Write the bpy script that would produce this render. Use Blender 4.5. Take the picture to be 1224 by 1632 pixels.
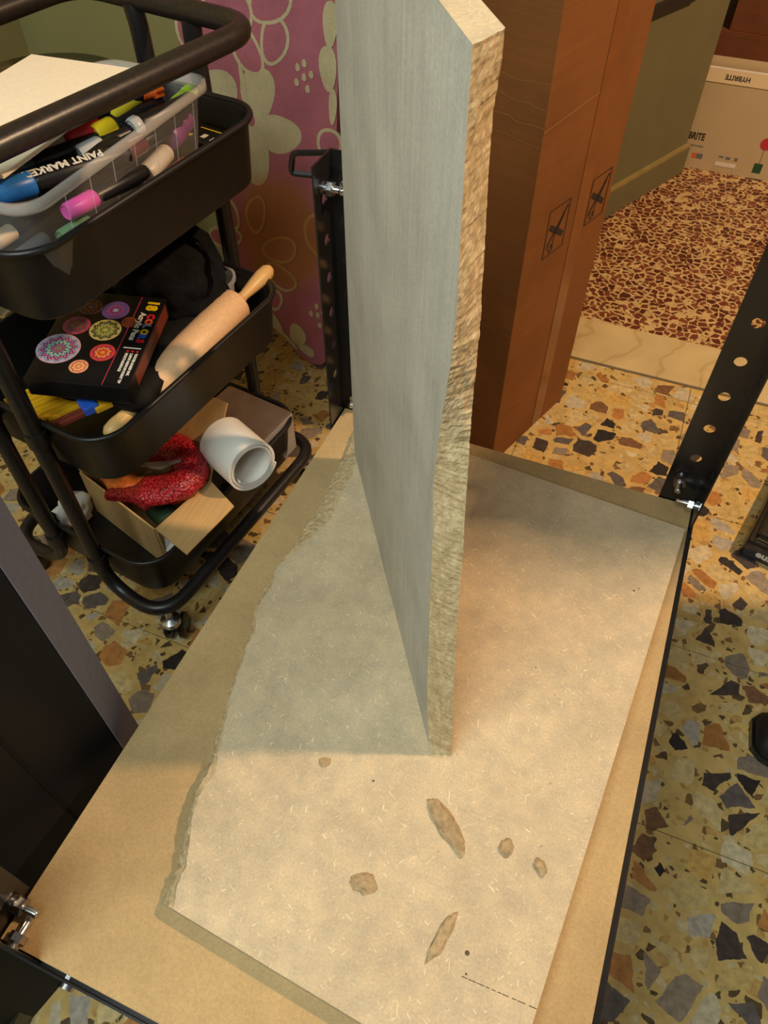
import bpy, bmesh, math, random
from mathutils import Vector, Matrix, noise
random.seed(7)
scene = bpy.context.scene
for o in list(bpy.data.objects): bpy.data.objects.remove(o, do_unlink=True)
COL = scene.collection
R = math.radians

# ------------------------------------------------------------------ camera
cam_d = bpy.data.cameras.new('camera'); cam = bpy.data.objects.new('camera', cam_d); COL.objects.link(cam)
cam_d.sensor_fit = 'VERTICAL'; cam_d.sensor_height = 36.0; cam_d.lens = 1196.0/1632.0*36.0
cam_d.clip_start = 0.01
yaw, pit = R(-22.3), R(50.34)
fwd = Vector((math.sin(yaw)*math.cos(pit), math.cos(yaw)*math.cos(pit), -math.sin(pit)))
rgt = Vector((math.cos(yaw), -math.sin(yaw), 0)); up = rgt.cross(fwd)
m = Matrix((rgt, up, -fwd)).transposed().to_4x4(); m.translation = Vector((.3405, -.0018, 1.12))
cam.matrix_world = m
scene.camera = cam

# ------------------------------------------------------------------ light
scene.view_settings.view_transform = 'Standard'; scene.view_settings.look = 'None'
scene.view_settings.gamma = 1.0; scene.view_settings.use_curve_mapping = False
scene.view_settings.exposure = 0.25
W = bpy.data.worlds.new('world'); scene.world = W; W.use_nodes = True
W.node_tree.nodes['Background'].inputs[0].default_value = (1.0, .96, .88, 1)
W.node_tree.nodes['Background'].inputs[1].default_value = .08
def lamp(name, kind, loc, power, col, size=.1, target=None):
    d = bpy.data.lights.new(name, kind); o = bpy.data.objects.new(name, d); COL.objects.link(o)
    d.energy = power; d.color = col; o.location = loc
    if kind == 'AREA': d.shape = 'RECTANGLE'; d.size, d.size_y = size
    else: d.shadow_soft_size = size
    if target: o.rotation_euler = (Vector(target)-Vector(loc)).to_track_quat('-Z', 'Y').to_euler()
    return o
lamp('warm_room_lamp', 'POINT', (1.75, 1.22, 2.40), 190, (1.0, .66, .38), .06)          # warm lamp of the room
lamp('cool_room_tube', 'AREA', (.02, -.55, 1.85), 22, (.88, 1.0, .95), (1.1, .7), (.15, .4, .3))  # cool ceiling tube
lamp('hall_lamp', 'POINT', (1.35, 3.0, 2.3), 1.5, (1.0, .60, .28), .1)

# ------------------------------------------------------------------ material helpers
def new_mat(name):
    m = bpy.data.materials.new(name); m.use_nodes = True
    nt = m.node_tree; b = nt.nodes['Principled BSDF']; return m, nt, b
def nd(nt, t, **kw):
    n = nt.nodes.new(t)
    for k, v in kw.items(): setattr(n, k, v)
    return n
def ramp(nt, stops, interp='LINEAR'):
    r = nt.nodes.new('ShaderNodeValToRGB'); r.color_ramp.interpolation = interp
    el = r.color_ramp.elements
    while len(el) > 1: el.remove(el[-1])
    el[0].position = stops[0][0]; el[0].color = (*stops[0][1], 1)
    for p, c in stops[1:]:
        e = el.new(p); e.color = (*c, 1)
    return r
def mix(nt, fac, a, b, blend='MIX'):
    n = nt.nodes.new('ShaderNodeMix'); n.data_type = 'RGBA'; n.blend_type = blend
    for s, v in ((n.inputs[0], fac), (n.inputs[6], a), (n.inputs[7], b)):
        if hasattr(v, 'is_linked') or isinstance(v, bpy.types.NodeSocket): nt.links.new(v, s)
        elif isinstance(v, (int, float)): s.default_value = v
        else: s.default_value = (*v, 1) if len(v) == 3 else v
    return n.outputs[2]
def mth(nt, op, a, b=None, c=None):
    n = nt.nodes.new('ShaderNodeMath'); n.operation = op
    for i, v in enumerate((a, b, c)):
        if v is None: continue
        if isinstance(v, (int, float)): n.inputs[i].default_value = v
        else: nt.links.new(v, n.inputs[i])
    return n.outputs[0]
def srgb(r, g, b):
    f = lambda c: (c/255/12.92) if c/255 <= .04045 else ((c/255+.055)/1.055)**2.4
    return (f(r), f(g), f(b))
def mapped(nt, scale=(1, 1, 1), rot=(0, 0, 0), src='Position'):
    if src == 'Position':
        g = nd(nt, 'ShaderNodeNewGeometry'); s = g.outputs['Position']
    else:
        g = nd(nt, 'ShaderNodeTexCoord'); s = g.outputs[src]
    mp = nd(nt, 'ShaderNodeMapping'); mp.inputs['Scale'].default_value = scale; mp.inputs['Rotation'].default_value = rot
    nt.links.new(s, mp.inputs[0]); return mp.outputs[0]
def mapped2(nt, scale, rot):
    a = mapped(nt, (1, 1, 1), rot); mp = nd(nt, 'ShaderNodeMapping'); mp.inputs['Scale'].default_value = scale
    nt.links.new(a, mp.inputs[0]); return mp.outputs[0]
def noise_tex(nt, vec, scale, detail=3, rough=.5):
    n = nd(nt, 'ShaderNodeTexNoise'); n.inputs['Scale'].default_value = scale; n.inputs['Detail'].default_value = detail
    n.inputs['Roughness'].default_value = rough; nt.links.new(vec, n.inputs['Vector']); return n
def bump(nt, b, h, strength=.3, dist=.002):
    n = nd(nt, 'ShaderNodeBump'); n.inputs['Strength'].default_value = strength; n.inputs['Distance'].default_value = dist
    nt.links.new(h, n.inputs['Height']); nt.links.new(n.outputs[0], b.inputs['Normal'])
def plain(name, col, rough=.5, metal=0, var=.12, scale=40, bmp=0, spec=.5, src='Position'):
    m, nt, b = new_mat(name)
    v = mapped(nt, src=src); n = noise_tex(nt, v, scale, 4)
    lo = tuple(c*(1-var) for c in col); hi = tuple(min(1, c*(1+var)) for c in col)
    r = ramp(nt, [(.3, lo), (.7, hi)]); nt.links.new(n.outputs[0], r.inputs[0])
    nt.links.new(r.outputs[0], b.inputs['Base Color'])
    b.inputs['Roughness'].default_value = rough; b.inputs['Metallic'].default_value = metal
    b.inputs['Specular IOR Level'].default_value = spec
    if bmp: bump(nt, b, n.outputs[0], bmp, .001)
    return m

M = {}
# --- terrazzo with big angular chips
def terrazzo(name, matrix, chips, s1, thr1, pres1, small, s2, pres2, rough=.22):
    m, nt, b = new_mat(name)
    v = mapped(nt)
    warp = noise_tex(nt, v, 60, 2)
    wv = nd(nt, 'ShaderNodeVectorMath', operation='SCALE'); nt.links.new(warp.outputs['Color'], wv.inputs[0]); wv.inputs[3].default_value = .009
    va = nd(nt, 'ShaderNodeVectorMath', operation='ADD'); nt.links.new(v, va.inputs[0]); nt.links.new(wv.outputs[0], va.inputs[1])
    flat = nd(nt, 'ShaderNodeVectorMath', operation='MULTIPLY'); nt.links.new(va.outputs[0], flat.inputs[0]); flat.inputs[1].default_value = (1, 1, 0)
    n0 = noise_tex(nt, v, 35, 5, .6)
    base = ramp(nt, [(.3, tuple(c*.78 for c in matrix)), (.7, tuple(min(1, c*1.15) for c in matrix))]); nt.links.new(n0.outputs[0], base.inputs[0])
    cur = base.outputs[0]
    for (sc, thr, pres, cols, seed) in ((s2, .16, pres2, small, 3.7), (s2*.55, .2, pres2*.8, small, 9.1), (s1, thr1, pres1, chips, 0.0)):
        off = nd(nt, 'ShaderNodeVectorMath', operation='ADD'); nt.links.new(flat.outputs[0], off.inputs[0]); off.inputs[1].default_value = (seed, seed*.7, 0)
        vs = []
        for feat in ('F1', 'DISTANCE_TO_EDGE'):
            vo = nd(nt, 'ShaderNodeTexVoronoi', feature=feat, voronoi_dimensions='2D'); vo.inputs['Scale'].default_value = sc; vo.inputs['Randomness'].default_value = 1.0
            nt.links.new(off.outputs[0], vo.inputs['Vector']); vs.append(vo)
        sep = nd(nt, 'ShaderNodeSeparateColor'); nt.links.new(vs[0].outputs['Color'], sep.inputs[0])
        t = mth(nt, 'MULTIPLY_ADD', sep.outputs[1], thr*1.6, thr*.35)
        inside = mth(nt, 'GREATER_THAN', vs[1].outputs['Distance'], t)
        present = mth(nt, 'LESS_THAN', sep.outputs[2], pres)
        mask = mth(nt, 'MULTIPLY', inside, present)
        cr = ramp(nt, [(i/len(cols), c) for i, c in enumerate(cols)], 'CONSTANT'); nt.links.new(sep.outputs[0], cr.inputs[0])
        nn = noise_tex(nt, v, 90, 4, .6)
        shade = ramp(nt, [(.3, (.72, .72, .72)), (.7, (1.2, 1.2, 1.2))]); nt.links.new(nn.outputs[0], shade.inputs[0])
        cc = mix(nt, 1.0, cr.outputs[0], shade.outputs[0], 'MULTIPLY')
        cur = mix(nt, mask, cur, cc)
    nt.links.new(cur, b.inputs['Base Color']); b.inputs['Roughness'].default_value = rough
    b.inputs['Specular IOR Level'].default_value = .35
    return m
M['terrazzo'] = terrazzo('terrazzo', srgb(206, 172, 106),
    [srgb(54, 48, 46), srgb(204, 176, 116), srgb(170, 116, 62), srgb(198, 182, 150), srgb(104, 94, 88), srgb(206, 164, 92), srgb(150, 132, 112), srgb(210, 184, 130),
     srgb(76, 64, 58), srgb(186, 128, 72), srgb(176, 164, 146), srgb(202, 176, 122), srgb(128, 92, 64), srgb(212, 194, 156), srgb(196, 166, 104), srgb(136, 120, 104)],
    24, .115, .86, [srgb(96, 78, 54), srgb(190, 150, 88), srgb(130, 98, 62), srgb(204, 182, 136)], 95, .35)
M['terrazzo_red'] = terrazzo('terrazzo_red', srgb(206, 170, 112),
    [srgb(108, 52, 34), srgb(96, 44, 30), srgb(120, 60, 38), srgb(86, 40, 28), srgb(130, 74, 48)],
    54, .12, .86, [srgb(140, 84, 56), srgb(206, 176, 128), srgb(112, 60, 40)], 120, .5, .3)

# --- fibreboard / chipboard
def fibre(name, col, flecks=True, dots=.5, grain=None):
    m, nt, b = new_mat(name)
    v = mapped(nt)
    n1 = noise_tex(nt, v, 14, 4, .6); n2 = noise_tex(nt, v, 420, 3, .7)
    r1 = ramp(nt, [(.3, tuple(c*.86 for c in col)), (.7, tuple(c*1.08 for c in col))]); nt.links.new(n1.outputs[0], r1.inputs[0])
    r2 = ramp(nt, [(.3, (.86, .86, .86)), (.7, (1.1, 1.1, 1.1))]); nt.links.new(n2.outputs[0], r2.inputs[0])
    cur = mix(nt, 1.0, r1.outputs[0], r2.outputs[0], 'MULTIPLY')
    if flecks:
        for ang, sx, sy, thr in ((.4, 85, 620, .755), (-.7, 95, 700, .76), (1.3, 85, 640, .76), (2.2, 100, 760, .765)):
            mp = mapped2(nt, (sx, sy, 60), (0, 0, ang)); nz = noise_tex(nt, mp, 1.0, 1, .4)
            k = mth(nt, 'GREATER_THAN', nz.outputs[0], thr)
            cur = mix(nt, mth(nt, 'MULTIPLY', k, .55), cur, tuple(min(1, c*1.75+.06) for c in col))
        mp = mapped(nt, (150, 150, 150)); nz = noise_tex(nt, mp, 1.0, 1, .4)
        k = mth(nt, 'GREATER_THAN', nz.outputs[0], .80); cur = mix(nt, mth(nt, 'MULTIPLY', k, dots), cur, tuple(c*.45 for c in col))
        n3 = noise_tex(nt, v, 55, 4, .7); r3 = ramp(nt, [(.38, (.9, .92, .95)), (.62, (1.05, 1.04, 1.02))]); nt.links.new(n3.outputs[0], r3.inputs[0])
        cur = mix(nt, 1.0, cur, r3.outputs[0], 'MULTIPLY')
    if grain:
        mp = mapped(nt, grain); nz = noise_tex(nt, mp, 1.0, 5, .65)
        r4 = ramp(nt, [(.3, (.88, .89, .89)), (.7, (1.08, 1.08, 1.06))]); nt.links.new(nz.outputs[0], r4.inputs[0])
        cur = mix(nt, 1.0, cur, r4.outputs[0], 'MULTIPLY')
    nt.links.new(cur, b.inputs['Base Color']); b.inputs['Roughness'].default_value = .75; b.inputs['Specular IOR Level'].default_value = .2
    bump(nt, b, n2.outputs[0], .15, .0006)
    return m
M['mdf'] = fibre('mdf_sheet', srgb(180, 152, 108), False)
M['chip'] = fibre('chipboard', srgb(198, 178, 146), True)
M['chip_side'] = fibre('chipboard_upright_face', srgb(186, 180, 166), False, grain=(160, 160, 5))
M['flake'] = plain('flake_fibre', srgb(164, 140, 104), .9, 0, .25, 180, .4)
m, nt, b = new_mat('broken_fibre')
v = mapped(nt, (1, 1, .45)); n = noise_tex(nt, v, 170, 6, .7)
r = ramp(nt, [(.25, srgb(158, 136, 102)), (.5, srgb(192, 168, 128)), (.78, srgb(226, 204, 164))]); nt.links.new(n.outputs[0], r.inputs[0])
nt.links.new(r.outputs[0], b.inputs['Base Color']); b.inputs['Roughness'].default_value = .9; b.inputs['Specular IOR Level'].default_value = .1
bump(nt, b, n.outputs[0], .55, .002); M['broken'] = m

M['black_metal'] = plain('black_glossy_metal', (.010, .009, .009), .22, 0, .2, 20, spec=.6)
M['trolley'] = plain('trolley_powder_coat', (.008, .0065, .006), .42, 0, .2, 60, .08)
M['tube'] = plain('trolley_tube', (.014, .012, .012), .36, 0, .2, 60, .05)
M['foam'] = plain('handle_coating', (.020, .014, .011), .34, 0, .25, 160, .15)
M['zinc'] = plain('zinc_bolt', (.62, .62, .64), .25, 1, .15, 120)
M['pink'] = None
M['wall'] = plain('wall_paint_green', srgb(150, 142, 92), .7, 0, .06, 6, .05)
M['wall_l'] = plain('wall_paint_olive', srgb(166, 148, 92), .7, 0, .06, 6, .05)
M['hallwall'] = plain('hall_wall_paint', srgb(112, 104, 70), .6, 0, .10, 5, .05)
M['beadtrim'] = plain('yellow_bead', srgb(150, 130, 76), .6)
M['darkband'] = plain('dark_band', (.02, .014, .01), .5)
M['marble'] = None
m, nt, b = new_mat('threshold_marble')
v = mapped(nt); n = noise_tex(nt, v, 7, 6, .6); wv = nd(nt, 'ShaderNodeTexWave'); wv.inputs['Scale'].default_value = 3; wv.inputs['Distortion'].default_value = 14; wv.inputs['Detail'].default_value = 4; nt.links.new(v, wv.inputs[0])
r = ramp(nt, [(0, srgb(192, 164, 112)), (.04, srgb(206, 180, 128)), (1, srgb(212, 186, 134))]); nt.links.new(wv.outputs['Fac'], r.inputs[0])
r2 = ramp(nt, [(.3, (.85, .85, .85)), (.7, (1.08, 1.08, 1.08))]); nt.links.new(n.outputs[0], r2.inputs[0])
nt.links.new(mix(nt, 1.0, r.outputs[0], r2.outputs[0], 'MULTIPLY'), b.inputs['Base Color']); b.inputs['Roughness'].default_value = .3; M['marble'] = m
M['grout'] = plain('grout', srgb(110, 88, 56), .9)
def cardboard(name, col, dirv):
    m, nt, b = new_mat(name)
    v = mapped(nt); n1 = noise_tex(nt, v, 9, 4); n2 = noise_tex(nt, mapped(nt, dirv), 1.0, 3)
    r1 = ramp(nt, [(.3, tuple(c*.85 for c in col)), (.7, tuple(c*1.1 for c in col))]); nt.links.new(n1.outputs[0], r1.inputs[0])
    r2 = ramp(nt, [(.35, (.93, .93, .93)), (.65, (1.05, 1.05, 1.05))]); nt.links.new(n2.outputs[0], r2.inputs[0])
    nt.links.new(mix(nt, 1.0, r1.outputs[0], r2.outputs[0], 'MULTIPLY'), b.inputs['Base Color'])
    b.inputs['Roughness'].default_value = .7; b.inputs['Specular IOR Level'].default_value = .25; bump(nt, b, n2.outputs[0], .1, .0006); return m
M['carton'] = cardboard('carton_brown', srgb(130, 80, 38), (5, 5, 420))
M['carton_light'] = cardboard('carton_light', srgb(196, 158, 104), (300, 12, 12))
M['carton_dark'] = cardboard('carton_dark', srgb(120, 70, 40), (5, 5, 300))
M['crease'] = plain('carton_crease', srgb(150, 100, 52), .7)
M['tape'] = plain('clear_tape', srgb(128, 76, 36), .25, 0, .1, 20)
M['ink'] = plain('printed_ink', (.02, .012, .008), .7)
M['pencil_mark'] = plain('pencil_mark', srgb(84, 70, 50), .8)
M['white_box'] = plain('white_carton', srgb(196, 170, 126), .6, 0, .04, 8)
M['white'] = plain('white_paper', srgb(238, 232, 222), .6, 0, .03, 30)
M['white_print'] = plain('white_print', srgb(226, 222, 210), .5, 0, .03)
M['canvas'] = plain('white_canvas', srgb(240, 224, 196), .7, 0, .04, 200, .05)
M['book'] = plain('black_print_box', (.010, .009, .009), .28, 0, .2, 30)
M['wood'] = plain('pale_wood', srgb(232, 186, 140), .45, 0, .08, 30, src='Generated')
M['wood_handle'] = plain('handle_wood', srgb(222, 176, 112), .4, 0, .1, 40, src='Generated')
M['bagfab'] = plain('black_fabric', (.007, .007, .0075), .9, 0, .3, 120, .3, spec=.15)
M['pouch'] = plain('black_pouch', (.008, .007, .0065), .7, 0, .3, 60, .3, spec=.2)
M['slab'] = plain('panel_black', (.006, .006, .008), .6, 0, .2, 200, .08, spec=.2)
M['slab_edge'] = plain('panel_edge_lilac', srgb(138, 134, 160), .45, 0, .08, 120)
M['mesh_red'] = None
m, nt, b = new_mat('red_net')
v = mapped(nt); vo = nd(nt, 'ShaderNodeTexVoronoi'); vo.inputs['Scale'].default_value = 260; nt.links.new(v, vo.inputs['Vector'])
r = ramp(nt, [(.1, srgb(214, 66, 74)), (.55, srgb(160, 22, 34)), (1, srgb(90, 8, 18))]); nt.links.new(vo.outputs['Distance'], r.inputs[0])
nt.links.new(r.outputs[0], b.inputs['Base Color']); b.inputs['Roughness'].default_value = .3; bump(nt, b, vo.outputs['Distance'], .6, .002); M['mesh_red'] = m
M['orange'] = plain('orange_pack', srgb(196, 104, 44), .3, 0, .5, 60)
M['green_glass'] = plain('dark_green', srgb(48, 66, 48), .25)
M['slate'] = plain('grey_brown_pack', srgb(104, 86, 72), .35, 0, .1, 40)
M['lidplastic'] = plain('milky_plastic', srgb(170, 170, 172), .3)
M['shoe'] = plain('black_shoe', (.008, .008, .009), .45, 0, .3, 60, .2)
M['black_plastic'] = plain('black_plastic', (.010, .008, .007), .2, 0, .2, 30)
M['rim_glint'] = plain('case_rim_glint', srgb(150, 112, 70), .25, .6)
M['wood_dark'] = plain('dark_wood', srgb(60, 38, 24), .4)
def colour(name, rgb, rough=.35): 
    if name not in M: M[name] = plain('plastic_'+name, srgb(*rgb), rough, 0, .05, 50)
    return M[name]
for nm, c in dict(yellow=(236, 200, 28), red=(206, 36, 48), blue=(40, 116, 196), pink_cap=(226, 84, 176), green=(112, 158, 118), orange_cap=(232, 98, 34), clear=(182, 186, 186),
        paleblue=(136, 150, 190), lime=(170, 206, 48), purple=(136, 66, 130), teal=(34, 74, 84), darkred=(110, 44, 52), cream=(230, 214, 190), grey=(110, 110, 112), marker_black=(20, 18, 20), brown=(118, 52, 36), pencil_yellow=(222, 168, 30), blue2=(44, 92, 200), red_flower=(200, 48, 60), pot_green=(36, 78, 46), magenta=(190, 60, 90)).items(): colour(nm, c)
m, nt, b = new_mat('clear_plastic')
tr = nd(nt, 'ShaderNodeBsdfTransparent'); tr.inputs[0].default_value = (.97, .96, .96, 1)
df = nd(nt, 'ShaderNodeBsdfDiffuse'); df.inputs[0].default_value = (.8, .75, .72, 1)
gl = nd(nt, 'ShaderNodeBsdfGlossy'); gl.inputs['Roughness'].default_value = .15
m1 = nd(nt, 'ShaderNodeMixShader'); m1.inputs[0].default_value = .13; nt.links.new(tr.outputs[0], m1.inputs[1]); nt.links.new(df.outputs[0], m1.inputs[2])
m2 = nd(nt, 'ShaderNodeMixShader'); m2.inputs[0].default_value = .05; nt.links.new(m1.outputs[0], m2.inputs[1]); nt.links.new(gl.outputs[0], m2.inputs[2])
nt.links.new(m2.outputs[0], nt.nodes['Material Output'].inputs[0]); M['clear_bin'] = m
m, nt, b = new_mat('clear_rim')
tr = nd(nt, 'ShaderNodeBsdfTransparent'); df = nd(nt, 'ShaderNodeBsdfDiffuse'); df.inputs[0].default_value = (.85, .78, .72, 1)
m1 = nd(nt, 'ShaderNodeMixShader'); m1.inputs[0].default_value = .24; nt.links.new(tr.outputs[0], m1.inputs[1]); nt.links.new(df.outputs[0], m1.inputs[2])
nt.links.new(m1.outputs[0], nt.nodes['Material Output'].inputs[0]); M['clear_rim'] = m
# ironing cover cloth: stain has a shape of its own, in board coordinates (object space)
def cloth(name, col):
    m, nt, b = new_mat(name)
    v = mapped(nt, src='Object'); n1 = noise_tex(nt, v, 16, 4); n2 = noise_tex(nt, v, 260, 2)
    r1 = ramp(nt, [(.3, tuple(c*.86 for c in col)), (.7, tuple(c*1.1 for c in col))]); nt.links.new(n1.outputs[0], r1.inputs[0])
    r2 = ramp(nt, [(.3, (.9, .9, .9)), (.7, (1.06, 1.06, 1.06))]); nt.links.new(n2.outputs[0], r2.inputs[0])
    cur = mix(nt, 1.0, r1.outputs[0], r2.outputs[0], 'MULTIPLY')
    sx = nd(nt, 'ShaderNodeSeparateXYZ'); nt.links.new(v, sx.inputs[0])
    dx = mth(nt, 'SUBTRACT', sx.outputs[0], -.105); dz = mth(nt, 'SUBTRACT', sx.outputs[2], .285)
    d = mth(nt, 'SQRT', mth(nt, 'ADD', mth(nt, 'MULTIPLY', dx, dx), mth(nt, 'MULTIPLY', mth(nt, 'MULTIPLY', dz, dz), .72)))
    d = mth(nt, 'ADD', d, mth(nt, 'MULTIPLY', n1.outputs[0], .04))
    k = ramp(nt, [(.10, (1, 1, 1)), (.135, (0, 0, 0))]); nt.links.new(d, k.inputs[0])
    cur = mix(nt, mth(nt, 'MULTIPLY', k.outputs[0], .8), cur, tuple(a*bb for a, bb in zip(srgb(178, 112, 36), (.8+.4*col[1], .8+.6*col[1], .8+.4*col[1]))))
    nt.links.new(cur, b.inputs['Base Color']); b.inputs['Roughness'].default_value = .85; return m
M['pink'] = cloth('pink_cover', srgb(176, 100, 112)); M['pinkprint'] = cloth('cream_print', srgb(198, 182, 142))
# mandala: rings and petals around the disc centre
def mandala(name, cols, petals):
    m, nt, b = new_mat(name)
    tc = nd(nt, 'ShaderNodeTexCoord'); sx = nd(nt, 'ShaderNodeSeparateXYZ'); nt.links.new(tc.outputs['Object'], sx.inputs[0])
    x, y = sx.outputs[0], sx.outputs[1]
    rr = mth(nt, 'SQRT', mth(nt, 'ADD', mth(nt, 'MULTIPLY', x, x), mth(nt, 'MULTIPLY', y, y)))
    an = mth(nt, 'ARCTAN2', y, x)
    pet = mth(nt, 'COSINE', mth(nt, 'MULTIPLY', an, petals))
    q = mth(nt, 'ADD', rr, mth(nt, 'MULTIPLY', pet, .07))
    rp = ramp(nt, [(i/len(cols), c) for i, c in enumerate(cols)], 'CONSTANT'); nt.links.new(q, rp.inputs[0])
    ringp = mth(nt, 'SINE', mth(nt, 'MULTIPLY', rr, 30)); dots = mth(nt, 'GREATER_THAN', mth(nt, 'MULTIPLY', ringp, mth(nt, 'COSINE', mth(nt, 'MULTIPLY', an, petals*2))), .45)
    cur = mix(nt, dots, rp.outputs[0], cols[-1])
    nt.links.new(cur, b.inputs['Base Color']); b.inputs['Roughness'].default_value = .35; return m

# ------------------------------------------------------------------ mesh helpers
def link(name, verts, faces, mat, parent=None, smooth=False, loc=None):
    me = bpy.data.meshes.new(name); me.from_pydata([tuple(v) for v in verts], [], faces); me.update()
    bm = bmesh.new(); bm.from_mesh(me); bmesh.ops.recalc_face_normals(bm, faces=bm.faces[:]); bm.to_mesh(me); bm.free()
    return mobj(name, me, mat, parent, smooth, loc)
def mobj(name, me, mat, parent=None, smooth=False, loc=None):
    if mat is not None:
        me.materials.clear(); me.materials.append(M[mat] if isinstance(mat, str) else mat)
    if smooth: me.polygons.foreach_set('use_smooth', [True]*len(me.polygons))
    o = bpy.data.objects.new(name, me); COL.objects.link(o)
    if parent: o.parent = parent
    if loc is not None: o.location = loc
    return o
def tag(o, label=None, cat=None, group=None, kind=None):
    if label: o['label'] = label
    if cat: o['category'] = cat
    if group: o['group'] = group
    if kind: o['kind'] = kind
    return o
def thing(name, label, cat, loc=(0, 0, 0), rz=0, group=None, rot=None):
    o = bpy.data.objects.new(name, None); COL.objects.link(o); o.empty_display_size = .05
    o.location = loc; o.rotation_euler = rot if rot else (0, 0, rz); return tag(o, label, cat, group)
class MB:
    def __init__(s): s.v = []; s.f = []
    def add(s, vs, fs):
        k = len(s.v); s.v += [Vector(p) for p in vs]; s.f += [[i+k for i in f] for f in fs]; return s
    def box(s, a, b):
        (x0, y0, z0), (x1, y1, z1) = a, b
        return s.add([(x0, y0, z0), (x1, y0, z0), (x1, y1, z0), (x0, y1, z0), (x0, y0, z1), (x1, y0, z1), (x1, y1, z1), (x0, y1, z1)],
            [(0, 3, 2, 1), (4, 5, 6, 7), (0, 1, 5, 4), (1, 2, 6, 5), (2, 3, 7, 6), (3, 0, 4, 7)])
    def prism(s, poly, z0, z1):
        n = len(poly); return s.add([(x, y, z0) for x, y in poly]+[(x, y, z1) for x, y in poly],
            [tuple(range(n))[::-1], tuple(range(n, 2*n))]+[(i, (i+1) % n, n+(i+1) % n, n+i) for i in range(n)])
    def tube(s, path, r, n=10, cap=True, closed=False):
        P = [Vector(p) for p in path]; rs = r if isinstance(r, (list, tuple)) else [r]*len(P)
        rings = []; ref = None; L = len(P)
        for i, p in enumerate(P):
            if closed: t = (P[(i+1) % L]-P[i-1]).normalized()
            else: t = (P[min(i+1, L-1)]-P[max(i-1, 0)]).normalized()
            if ref is None: ref = t.orthogonal().normalized()
            ref = (ref-t*ref.dot(t)).normalized(); bt = t.cross(ref)
            rings.append([p+(ref*math.cos(2*math.pi*k/n)+bt*math.sin(2*math.pi*k/n))*rs[i] for k in range(n)])
        vs = [q for g in rings for q in g]; fs = []
        for i in range(L if closed else L-1):
            j = (i+1) % L
            for k in range(n): fs.append((i*n+k, i*n+(k+1) % n, j*n+(k+1) % n, j*n+k))
        if cap and not closed: fs += [tuple(range(n))[::-1], tuple(range((L-1)*n, L*n))]
        return s.add(vs, fs)
    def lathe(s, prof, base=(0, 0, 0), axis=(0, 0, 1), n=20):
        a = Vector(axis).normalized(); u = a.orthogonal().normalized(); w = a.cross(u); b = Vector(base); vs = []; fs = []
        for (r, h) in prof: vs += [b+a*h+(u*math.cos(2*math.pi*k/n)+w*math.sin(2*math.pi*k/n))*r for k in range(n)]
        for i in range(len(prof)-1):
            for k in range(n): fs.append((i*n+k, i*n+(k+1) % n, (i+1)*n+(k+1) % n, (i+1)*n+k))
        fs += [tuple(range(n))[::-1], tuple(range((len(prof)-1)*n, len(prof)*n))]
        return s.add(vs, fs)
    def xf(s, mat): s.v = [mat @ v for v in s.v]; return s
    def build(s, name, mat, parent=None, smooth=False, loc=None, bevel=0):
        o = link(name, s.v, s.f, mat, parent, smooth, loc)
        if bevel:
            md = o.modifiers.new('bevel', 'BEVEL'); md.width = bevel; md.segments = 2; md.limit_method = 'ANGLE'
        if smooth:
            o.data.set_sharp_from_angle(angle=R(50))
        return o
def smooth_path(pts, rad, n=6):
    P = [Vector(p) for p in pts]; out = [P[0]]
    for i in range(1, len(P)-1):
        a, b, c = P[i-1], P[i], P[i+1]; r = min(rad, (a-b).length*.49, (c-b).length*.49)
        p0 = b+(a-b).normalized()*r; p1 = b+(c-b).normalized()*r
        for k in range(n+1):
            t = k/n; out.append(p0*(1-t)**2+b*2*t*(1-t)+p1*t*t)
    out.append(P[-1]); return out
def text(s, size, mat, parent, mtx, name='lettering', ext=.0003, align='LEFT', bold=0, xs=1.0):
    c = bpy.data.curves.new('t', 'FONT'); c.body = s; c.size = size; c.extrude = ext; c.align_x = align; c.align_y = 'CENTER'; c.offset = bold; c.resolution_u = 3
    o = bpy.data.objects.new('t', c); COL.objects.link(o)
    dg = bpy.context.evaluated_depsgraph_get(); me = bpy.data.meshes.new_from_object(o.evaluated_get(dg))
    bpy.data.objects.remove(o, do_unlink=True); bpy.data.curves.remove(c)
    me.transform(Matrix.Diagonal((xs, 1, 1, 1))); me.transform(mtx); me.name = name
    return mobj(name, me, mat, parent)
def frame(origin, x, y):
    x = Vector(x).normalized(); y = Vector(y); y = (y-x*y.dot(x)).normalized(); z = x.cross(y)
    m = Matrix((x, y, z)).transposed().to_4x4(); m.translation = Vector(origin); return m
def interp(pts, q):
    if q <= pts[0][0]: return pts[0][1]
    for (a, b), (c, d) in zip(pts, pts[1:]):
        if q <= c: return b+(d-b)*(q-a)/(c-a)
    return pts[-1][1]
def fbm(x, y=0, z=0, oct=4):
    s = 0; a = 1
    for _ in range(oct): s += a*noise.noise(Vector((x, y, z))); x *= 2.1; y *= 2.1; z *= 2.1; a *= .55
    return s

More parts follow.
